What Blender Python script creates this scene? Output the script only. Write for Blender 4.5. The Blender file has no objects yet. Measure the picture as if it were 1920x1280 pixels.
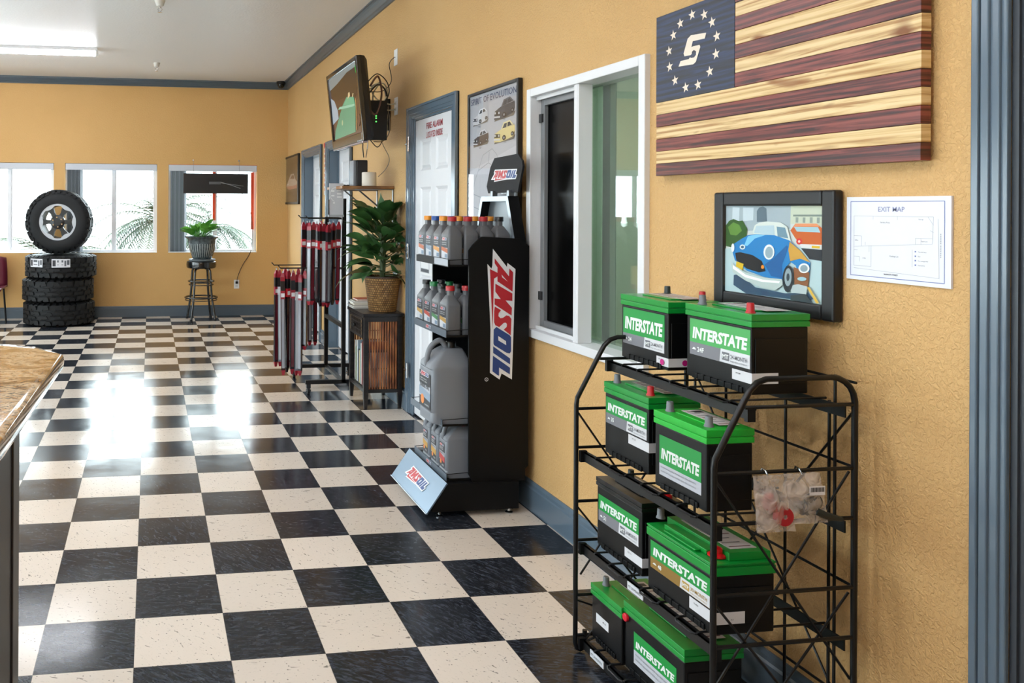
import bpy, bmesh, math, random
from mathutils import Vector, Matrix, noise

# ------------------------------------------------------------------ camera, world, light, exposure
scene = bpy.context.scene
COL = scene.collection
CAM = (-1.8091, 0.0, 1.436)
cam_data = bpy.data.cameras.new('camera')
cam_data.sensor_width = 36.0
cam_data.lens = 1529.0 / 1920.0 * 36.0
cam_data.shift_x = (960 - 498.93) / 1920.0
cam_data.shift_y = -(640 - 386.85) / 1920.0
cam_data.clip_start = 0.02
camera = bpy.data.objects.new('camera', cam_data)
COL.objects.link(camera)
_y, _r = 0.14118, 0.00506
_f = Vector((math.sin(_y), math.cos(_y), 0)); _rt = Vector((math.cos(_y), -math.sin(_y), 0)); _up = Vector((0, 0, 1))
_r2 = _rt * math.cos(_r) + _up * math.sin(_r); _u2 = -_rt * math.sin(_r) + _up * math.cos(_r)
_m = Matrix((_r2, _u2, -_f)).transposed().to_4x4(); _m.translation = Vector(CAM)
camera.matrix_world = _m
scene.camera = camera

world = bpy.data.worlds.new('overcast_sky'); scene.world = world; world.use_nodes = True
_bg = world.node_tree.nodes['Background']
_bg.inputs['Color'].default_value = (0.87, 0.92, 1.0, 1)
_bg.inputs['Strength'].default_value = 7.0

def portal(name, loc, rot, sx, sy):
    l = bpy.data.lights.new(name, 'AREA'); l.shape = 'RECTANGLE'; l.size = sx; l.size_y = sy
    l.cycles.is_portal = True
    o = bpy.data.objects.new(name, l); o.location = loc; o.rotation_euler = rot; COL.objects.link(o)
ROOM_L, ROOM_F, BACK, CEIL = -6.8, -2.6, 10.70, 3.07
WB = [(-1.575, -0.41), (-2.89, -1.72), (-4.20, -3.03), (-5.51, -4.34)]      # back wall window openings (x)
WL = [(-2.3, 0.2), (.6, 3.1), (3.6, 6.1), (6.6, 9.1)]                      # left wall window openings (y)
WZ0, WZ1 = 0.828, 1.978
for a, b in WB:
    portal('daylight_portal', ((a + b) / 2, BACK + .17, (WZ0 + WZ1) / 2), (-math.pi / 2, 0, 0), b - a, WZ1 - WZ0)
for a, b in WL:
    portal('daylight_portal', (ROOM_L - .17, (a + b) / 2, 1.35), (0, -math.pi / 2, 0), 2.2, b - a)
scene.view_settings.view_transform = 'Standard'
scene.view_settings.look = 'None'
scene.view_settings.gamma = 1.0
scene.view_settings.use_curve_mapping = False
scene.view_settings.exposure = 0.88
scene.cycles.max_bounces = 10
scene.cycles.diffuse_bounces = 5
scene.cycles.glossy_bounces = 4
scene.cycles.transparent_max_bounces = 24
scene.cycles.sample_clamp_indirect = 6.0
scene.cycles.use_denoising = True

# ------------------------------------------------------------------ materials
def lin(h):
    h = h.lstrip('#'); out = []
    for k in (0, 2, 4):
        c = int(h[k:k + 2], 16) / 255.0
        out.append(c / 12.92 if c <= 0.04045 else ((c + 0.055) / 1.055) ** 2.4)
    return (*out, 1.0)
_mc = {}
def M(hexc, rough=0.5, metal=0.0, coat=0.0, spec=0.5, emit=0.0):
    key = (hexc, rough, metal, coat, spec, emit)
    if key in _mc: return _mc[key]
    m = bpy.data.materials.new('paint_' + hexc.lstrip('#')); m.use_nodes = True
    p = m.node_tree.nodes['Principled BSDF']
    p.inputs['Base Color'].default_value = lin(hexc); p.inputs['Roughness'].default_value = rough
    p.inputs['Metallic'].default_value = metal; p.inputs['Coat Weight'].default_value = coat
    p.inputs['Specular IOR Level'].default_value = spec
    if emit:
        p.inputs['Emission Color'].default_value = lin(hexc); p.inputs['Emission Strength'].default_value = emit
    _mc[key] = m
    return m
class NT:
    def __init__(s, name):
        s.m = bpy.data.materials.new(name); s.m.use_nodes = True; s.t = s.m.node_tree
        s.p = s.t.nodes['Principled BSDF']; s.out = s.t.nodes['Material Output']
    def n(s, typ, **kw):
        x = s.t.nodes.new(typ)
        for k, v in kw.items():
            if hasattr(x, k) and k not in ('Scale',): setattr(x, k, v)
            else: x.inputs[k].default_value = v
        return x
    def l(s, a, b): s.t.links.new(a, b)
    def coord(s, kind='Object', scale=(1, 1, 1), loc=(0, 0, 0)):
        if kind == 'Position': src = s.n('ShaderNodeNewGeometry').outputs['Position']
        else: src = s.n('ShaderNodeTexCoord').outputs[kind]
        mp = s.n('ShaderNodeMapping'); mp.inputs['Scale'].default_value = scale; mp.inputs['Location'].default_value = loc
        s.l(src, mp.inputs['Vector']); return mp.outputs['Vector']
    def noise(s, vec, scale, detail=3, rough=.5, dist=0):
        x = s.n('ShaderNodeTexNoise'); x.inputs['Scale'].default_value = scale; x.inputs['Detail'].default_value = detail
        x.inputs['Roughness'].default_value = rough; x.inputs['Distortion'].default_value = dist
        s.l(vec, x.inputs['Vector']); return x.outputs['Fac']
    def ramp(s, fac, stops, mode='LINEAR'):
        r = s.n('ShaderNodeValToRGB'); r.color_ramp.interpolation = mode
        e = r.color_ramp.elements
        while len(e) < len(stops): e.new(0.5)
        for k, (pos, col) in enumerate(stops):
            e[k].position = pos; e[k].color = lin(col) if isinstance(col, str) else (col, col, col, 1)
        s.l(fac, r.inputs['Fac']); return r.outputs['Color']
    def mix(s, fac, a, b, mode='MIX'):
        x = s.n('ShaderNodeMix', data_type='RGBA', blend_type=mode)
        for sock, v in ((x.inputs[0], fac), (x.inputs[6], a), (x.inputs[7], b)):
            if isinstance(v, str): sock.default_value = lin(v)
            elif isinstance(v, (int, float)): sock.default_value = v if sock.type == 'VALUE' else (v, v, v, 1)
            else: s.l(v, sock)
        return x.outputs[2]
    def math(s, op, a, b=0.0):
        x = s.n('ShaderNodeMath', operation=op)
        for sock, v in ((x.inputs[0], a), (x.inputs[1], b)):
            if isinstance(v, (int, float)): sock.default_value = v
            else: s.l(v, sock)
        return x.outputs[0]
    def bump(s, h, strength, dist):
        x = s.n('ShaderNodeBump'); x.inputs['Strength'].default_value = strength; x.inputs['Distance'].default_value = dist
        s.l(h, x.inputs['Height']); s.l(x.outputs['Normal'], s.p.inputs['Normal']); return x
    def set(s, **kw):
        for k, v in kw.items():
            sock = s.p.inputs[k.replace('_', ' ')]
            if isinstance(v, str): sock.default_value = lin(v)
            elif isinstance(v, (int, float)): sock.default_value = v
            else: s.l(v, sock)
        return s.m

def wall_paint(name, c1, c2, bscale=85, bstr=.6, dist=.005):
    t = NT(name); v = t.coord('Position')
    n1 = t.noise(v, 1.3, 3); base = t.ramp(n1, [(0.3, c1), (0.7, c2)])
    k = t.noise(v, bscale, 3, .55, .8); h = t.ramp(k, [(0.42, 0.0), (0.6, 1.0)])
    k2 = t.noise(v, 220, 2); hh = t.mix(.25, h, k2)
    t.bump(hh, bstr, dist)
    return t.set(Base_Color=base, Roughness=.55, Specular_IOR_Level=.35)
WALL = wall_paint('yellow_textured_wall_paint', '#cfa56c', '#d6ad74')
WALLB = wall_paint('yellow_wall_paint_back', '#cba062', '#d1a669', 60, .4, .003)
def ceiling_paint():
    t = NT('ceiling_paint'); v = t.coord('Position')
    k = t.noise(v, 45, 3, .6); t.bump(k, .5, .004)
    return t.set(Base_Color='#dcdcdd', Roughness=.38)
def floor_mat():
    t = NT('checker_vinyl_tile'); T = 0.3048
    v = t.coord('Position', (1 / T, 1 / T, 0), (1.853 / T + 100, -2.567 / T + 100, 0.5))
    ck = t.n('ShaderNodeTexChecker'); ck.inputs['Scale'].default_value = 1.0; t.l(v, ck.inputs['Vector'])
    fac = ck.outputs['Fac']
    p = t.coord('Position')
    sx = t.n('ShaderNodeVectorMath', operation='FLOOR'); t.l(v, sx.inputs[0])
    wn = t.n('ShaderNodeTexWhiteNoise', noise_dimensions='3D'); t.l(sx.outputs[0], wn.inputs['Vector'])
    # rotate the streaks a little tile by tile
    wm = t.n('ShaderNodeVectorRotate', rotation_type='Z_AXIS'); t.l(p, wm.inputs['Vector'])
    t.l(t.math('MULTIPLY', wn.outputs['Value'], 1.2), wm.inputs['Angle'])
    st = t.n('ShaderNodeMapping'); st.inputs['Scale'].default_value = (22, 75, 1); t.l(wm.outputs[0], st.inputs['Vector'])
    sp = t.noise(st.outputs[0], 1.0, 3, .6, .6)
    spk = t.ramp(sp, [(0.645, 0.0), (0.69, 1.0)])
    sp2 = t.noise(st.outputs[0], 2.6, 2, .6, .3)
    spk2 = t.ramp(sp2, [(0.63, 0.0), (0.70, 1.0)])
    soft = t.noise(p, 3.0, 4)
    light = t.mix(t.math('MULTIPLY', soft, .35), '#d9cdc0', '#cbbcab')
    vo = t.n('ShaderNodeTexVoronoi'); vo.inputs['Scale'].default_value = 62; vo.inputs['Randomness'].default_value = 1.0; t.l(wm.outputs[0], vo.inputs['Vector'])
    big = t.math('GREATER_THAN', t.noise(p, 26, 1), .50)
    dots = t.math('MULTIPLY', t.math('LESS_THAN', vo.outputs['Distance'], .16), big)
    light = t.mix(t.math('MULTIPLY', dots, .7), light, '#4f4a44')
    light = t.mix(t.math('MULTIPLY', spk, .75), light, '#4a443b')
    light = t.mix(t.math('MULTIPLY', spk2, .35), light, '#8a8070')
    sd = t.noise(st.outputs[0], .9, 5, .75, 1.2)
    dark = t.ramp(sd, [(0.34, '#0f1115'), (0.5, '#24272e'), (0.66, '#444952')])
    dark = t.mix(t.math('MULTIPLY', spk, .5), dark, '#0d0d0f')
    c = t.mix(fac, light, dark)
    vv = t.n('ShaderNodeHueSaturation'); t.l(c, vv.inputs['Color']); t.l(t.math('ADD', t.math('MULTIPLY', wn.outputs['Value'], .16), .92), vv.inputs['Value'])
    # joints
    fr = t.n('ShaderNodeVectorMath', operation='FRACTION'); t.l(v, fr.inputs[0])
    sep = t.n('ShaderNodeSeparateXYZ'); t.l(fr.outputs[0], sep.inputs[0])
    def edge(o):
        a = t.math('ABSOLUTE', t.math('SUBTRACT', o, .5)); return t.math('GREATER_THAN', a, .4955)
    e = t.math('MAXIMUM', edge(sep.outputs[0]), edge(sep.outputs[1]))
    c2 = t.mix(t.math('MULTIPLY', e, .55), vv.outputs[0], '#2a2724')
    wob = t.noise(p, 2.2, 2); mic = t.noise(p, 9, 2)
    hb = t.math('ADD', t.math('MULTIPLY', wob, 1.0), t.math('MULTIPLY', mic, .10))
    hb = t.math('ADD', hb, t.math('MULTIPLY', sp, .008))
    t.bump(hb, .16, .02)
    rg = t.ramp(t.noise(p, 1.7, 4), [(0.35, 0.12), (0.7, 0.22)])
    return t.set(Base_Color=c2, Roughness=rg, Specular_IOR_Level=.34)
TRIM = M('#4d5963', .3)
TRIM2 = M('#5b6b79', .2, spec=.6)
DOORW = M('#d9dade', .45)
WHITE = M('#e9e9ea', .35)
BLACK = M('#080809', .4, spec=.4)
SATIN = M('#0a0b0d', .3, spec=.4)
RUBBER = M('#0e0f11', .6, spec=.35)
CHROME = M('#c9ccd0', .18, 1.0)
STEEL = M('#8e959c', .35, .9)
GREENP = M('#0f8a35', .3)
def glass_mat(name, tint, refl, rough=0.0, dens=0.0):
    m = bpy.data.materials.new(name); m.use_nodes = True; t = m.node_tree; t.nodes.clear()
    o = t.nodes.new('ShaderNodeOutputMaterial'); tr = t.nodes.new('ShaderNodeBsdfTransparent'); gl = t.nodes.new('ShaderNodeBsdfGlossy')
    tr.inputs['Color'].default_value = lin(tint); gl.inputs['Roughness'].default_value = rough
    fr = t.nodes.new('ShaderNodeFresnel'); ge = t.nodes.new('ShaderNodeNewGeometry'); mr = t.nodes.new('ShaderNodeMapRange')
    mr.inputs['To Min'].default_value = refl; mr.inputs['To Max'].default_value = 1.0 / refl      # same reflectance from both sides of the pane
    t.links.new(ge.outputs['Backfacing'], mr.inputs['Value']); t.links.new(mr.outputs[0], fr.inputs['IOR'])
    mx = t.nodes.new('ShaderNodeMixShader'); t.links.new(fr.outputs[0], mx.inputs[0]); t.links.new(tr.outputs[0], mx.inputs[1]); t.links.new(gl.outputs[0], mx.inputs[2])
    t.links.new(mx.outputs[0], o.inputs['Surface']); return m
GLASS = glass_mat('window_glass', '#f2f8f6', 1.5)
GLAZE = glass_mat('picture_glazing', '#ffffff', 1.28)
GLASS_IN = glass_mat('interior_window_glass', '#edf5f0', 1.8)
def wood(name, c1, c2, c3, sc=(3, 3, 30), dist=1.2, knots=None, rough=.45, seed=0, bs=.15):
    t = NT(name); v = t.coord('Object', sc, (seed, seed * 1.7, seed * .3))
    a = t.noise(v, 1.0, 4, .55, dist); w = t.n('ShaderNodeTexWave', wave_type='BANDS', bands_direction='Z')
    w.inputs['Scale'].default_value = .35; w.inputs['Distortion'].default_value = 6; w.inputs['Detail'].default_value = 3; t.l(v, w.inputs['Vector'])
    f = t.math('ADD', t.math('MULTIPLY', a, .85), t.math('MULTIPLY', w.outputs['Fac'], .15))
    c = t.ramp(f, [(0.36, c1), (0.5, c2), (0.62, c3)])
    if knots:
        k = t.noise(t.coord('Object', (4, 4.5, 17), (seed * 2.1, 0, seed)), 1.0, 2, .5, .4)
        c = t.mix(t.ramp(k, [(0.62, 0.0), (0.70, 1.0)]), c, knots)
    t.bump(f, bs, .002)
    return t.set(Base_Color=c, Roughness=rough)

# ------------------------------------------------------------------ mesh helpers
class G:
    """collects faces with materials, then becomes ONE mesh object"""
    def __init__(s): s.v = []; s.f = []; s.fm = []; s.mats = []
    def mi(s, m):
        if m not in s.mats: s.mats.append(m)
        return s.mats.index(m)
    def face(s, pts, m):
        k = len(s.v); s.v += [tuple(p) for p in pts]; s.f.append(tuple(range(k, k + len(pts)))); s.fm.append(s.mi(m)); return s
    def mesh(s, verts, faces, m):
        k = len(s.v); s.v += [tuple(p) for p in verts]; i = s.mi(m)
        for f in faces: s.f.append(tuple(k + a for a in f)); s.fm.append(i)
        return s
    def box(s, x0, x1, y0, y1, z0, z1, m):
        v = [(x, y, z) for z in (z0, z1) for y in (y0, y1) for x in (x0, x1)]
        return s.mesh(v, [(0, 2, 3, 1), (4, 5, 7, 6), (0, 1, 5, 4), (2, 6, 7, 3), (0, 4, 6, 2), (1, 3, 7, 5)], m)
    def cbox(s, c, d, m): return s.box(c[0] - d[0] / 2, c[0] + d[0] / 2, c[1] - d[1] / 2, c[1] + d[1] / 2, c[2] - d[2] / 2, c[2] + d[2] / 2, m)
    def loft(s, rings, m, close=True, caps=True):
        n = len(rings[0]); v = [p for r in rings for p in r]; f = []
        for a in range(len(rings) - 1):
            for b in range(n if close else n - 1):
                c = (b + 1) % n; f.append((a * n + b, a * n + c, (a + 1) * n + c, (a + 1) * n + b))
        if caps and close: f.append(tuple(reversed(range(n)))); f.append(tuple((len(rings) - 1) * n + b for b in range(n)))
        return s.mesh(v, f, m)
    def tube(s, path, r, m, seg=8, closed=False, caps=True):
        P = [Vector(p) for p in path]; n = len(P); rings = []
        T = []
        for i in range(n):
            a = P[(i - 1) % n] if (closed or i > 0) else P[i]; b = P[(i + 1) % n] if (closed or i < n - 1) else P[i]
            T.append((b - a).normalized())
        u = T[0].orthogonal().normalized()
        rr = r if isinstance(r, (list, tuple)) else [r] * n
        for i in range(n):
            u = (u - T[i] * u.dot(T[i])).normalized(); w = T[i].cross(u)
            rings.append([P[i] + (u * math.cos(2 * math.pi * k / seg) + w * math.sin(2 * math.pi * k / seg)) * rr[i] for k in range(seg)])
        if closed: rings.append(rings[0])
        return s.loft(rings, m, caps=caps and not closed)
    def lathe(s, prof, c, m, seg=24, axis='z', caps=True):
        rings = []
        for r, h in prof:
            ring = []
            for k in range(seg):
                a = 2 * math.pi * k / seg; ca, sa = r * math.cos(a), r * math.sin(a)
                if axis == 'z': ring.append((c[0] + ca, c[1] + sa, c[2] + h))
                elif axis == 'y': ring.append((c[0] + ca, c[1] + h, c[2] - sa))
                else: ring.append((c[0] + h, c[1] + ca, c[2] + sa))
            rings.append(ring)
        return s.loft(rings, m, caps=caps)
    def prism(s, pts, o, U, V, N, m, m2=None):
        """polygon pts in (u,v) extruded by vector N"""
        o, U, V, N = map(Vector, (o, U, V, N)); a = [o + U * p[0] + V * p[1] for p in pts]; b = [p + N for p in a]; n = len(a)
        s.face(a, m); s.face(list(reversed(b)), m2 or m)
        k = len(s.v); s.v += [tuple(p) for p in a + b]
        for i in range(n):
            j = (i + 1) % n; s.f.append((k + i, k + n + i, k + n + j, k + j)); s.fm.append(s.mi(m))
        return s
    def art(s, layers, o, U, V, eps, matf=None):
        """flat printed artwork: each layer (hex or material, polygon in 0..1)"""
        o, U, V = map(Vector, (o, U, V)); N = U.cross(V).normalized()
        for k, (c, pts) in enumerate(layers):
            m = (matf or M)(c) if isinstance(c, str) else c
            s.face([o + U * p[0] + V * p[1] + N * eps * (k + 1) for p in pts], m)
        return s
    def text(s, st, o, U, V, h, m, w=None, shear=0.0, bold=0.0, align='l', off=0.0006):
        """lettering of cap height h (V direction) from lower-left o; w forces the width"""
        P, F, W = glyphs(st, bold, shear)
        if not P: return s
        o = Vector(o); U = Vector(U).normalized(); V = Vector(V).normalized(); N = U.cross(V)
        sx = (w / W) if w else h / 0.73; sy = h / 0.73
        dx = 0 if align == 'l' else (-W * sx / 2 if align == 'c' else -W * sx)
        return s.mesh([o + U * (p[0] * sx + dx) + V * (p[1] * sy) + N * off for p in P], F, m)
    def build(s, name, parent=None, loc=None, rot=None, bevel=0.0, smooth=None, solid=None, tri=True):
        me = bpy.data.meshes.new(name); me.from_pydata(s.v, [], s.f)
        for m in s.mats: me.materials.append(m)
        for p, i in zip(me.polygons, s.fm): p.material_index = i
        big = any(len(f) > 4 for f in s.f)
        if big and tri:
            bm = bmesh.new(); bm.from_mesh(me)
            bmesh.ops.triangulate(bm, faces=[f for f in bm.faces if len(f.verts) > 4], ngon_method='EAR_CLIP')
            bm.to_mesh(me); bm.free()
        if smooth is not None:
            bm = bmesh.new(); bm.from_mesh(me); bmesh.ops.remove_doubles(bm, verts=bm.verts, dist=1e-5); bm.to_mesh(me); bm.free()
            me.shade_smooth(); me.set_sharp_from_angle(angle=math.radians(smooth))
        me.update()
        o = bpy.data.objects.new(name, me); COL.objects.link(o)
        if parent is not None: o.parent = parent
        if loc is not None: o.location = loc
        if rot is not None: o.rotation_euler = rot
        if bevel:
            b = o.modifiers.new('bevel', 'BEVEL'); b.width = bevel; b.segments = 2; b.limit_method = 'ANGLE'; b.angle_limit = math.radians(40)
        return o
_gl = {}
def glyphs(st, bold, shear):
    key = (st, bold, shear)
    if key in _gl: return _gl[key]
    cu = bpy.data.curves.new('lettering', 'FONT'); cu.body = st; cu.size = 1.0; cu.resolution_u = 2; cu.offset = bold; cu.shear = shear
    ob = bpy.data.objects.new('lettering', cu); me = bpy.data.meshes.new_from_object(ob)
    P = [(v.co.x, v.co.y) for v in me.vertices]; F = [tuple(p.vertices) for p in me.polygons]
    if P:
        x0 = min(p[0] for p in P); W = max(p[0] for p in P) - x0; P = [(p[0] - x0, p[1]) for p in P]
    else: W = 1
    bpy.data.objects.remove(ob); bpy.data.curves.remove(cu); bpy.data.meshes.remove(me)
    _gl[key] = (P, F, W); return _gl[key]
def tag(o, label=None, cat=None, group=None, kind=None):
    if label: o['label'] = label
    if cat: o['category'] = cat
    if group: o['group'] = group
    if kind: o['kind'] = kind
    return o
def thing(name, label, cat, loc=(0, 0, 0), rotz=0.0, group=None, kind=None):
    o = bpy.data.objects.new(name, None); o.empty_display_size = .05; COL.objects.link(o)
    o.location = loc; o.rotation_euler = (0, 0, rotz)
    return tag(o, label, cat, group, kind)
def struct(name, loc=(0, 0, 0)):
    return thing(name, None, None, loc, kind='structure')
def clone(root, loc, rotz, label, group=None):
    def cp(o, par):
        c = o.copy(); COL.objects.link(c); c.parent = par
        for ch in list(o.children): cp(ch, c)
        return c
    r = root.copy(); COL.objects.link(r); r.location = loc; r.rotation_euler = (0, 0, rotz); r['label'] = label
    if group: r['group'] = group
    for ch in list(root.children): cp(ch, r)
    return r
def logo(g, o, U, V, eps=.0008, dull=False, outline=None):
    """oil brand mark: U spans its length, V its height"""
    col = dict(WHITE=outline or M('#dfe0e2', .4), RED=M('#b3202b', .4), BLUE=M('#1f3f7c', .4), HOLE=outline or M('#dfe0e2', .4))
    o, U, V = map(Vector, (o, U, V)); N = U.cross(V).normalized()
    for k, key in enumerate(('WHITE', 'RED', 'BLUE', 'HOLE')):
        for pts in AMS_LOGO[key]:
            g.face([o + U * a + V * b + N * eps * (1, 2, 2, 3)[k] for a, b in pts], col[key])
    return g
TOUR = lambda n, r, c=(0, 0): [(c[0] + r * math.cos(2 * math.pi * k / n), c[1] + r * math.sin(2 * math.pi * k / n)) for k in range(n)]
YN, ZU, XP = (0, -1, 0), (0, 0, 1), (1, 0, 0)     # along the right wall as read, up, across
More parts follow.
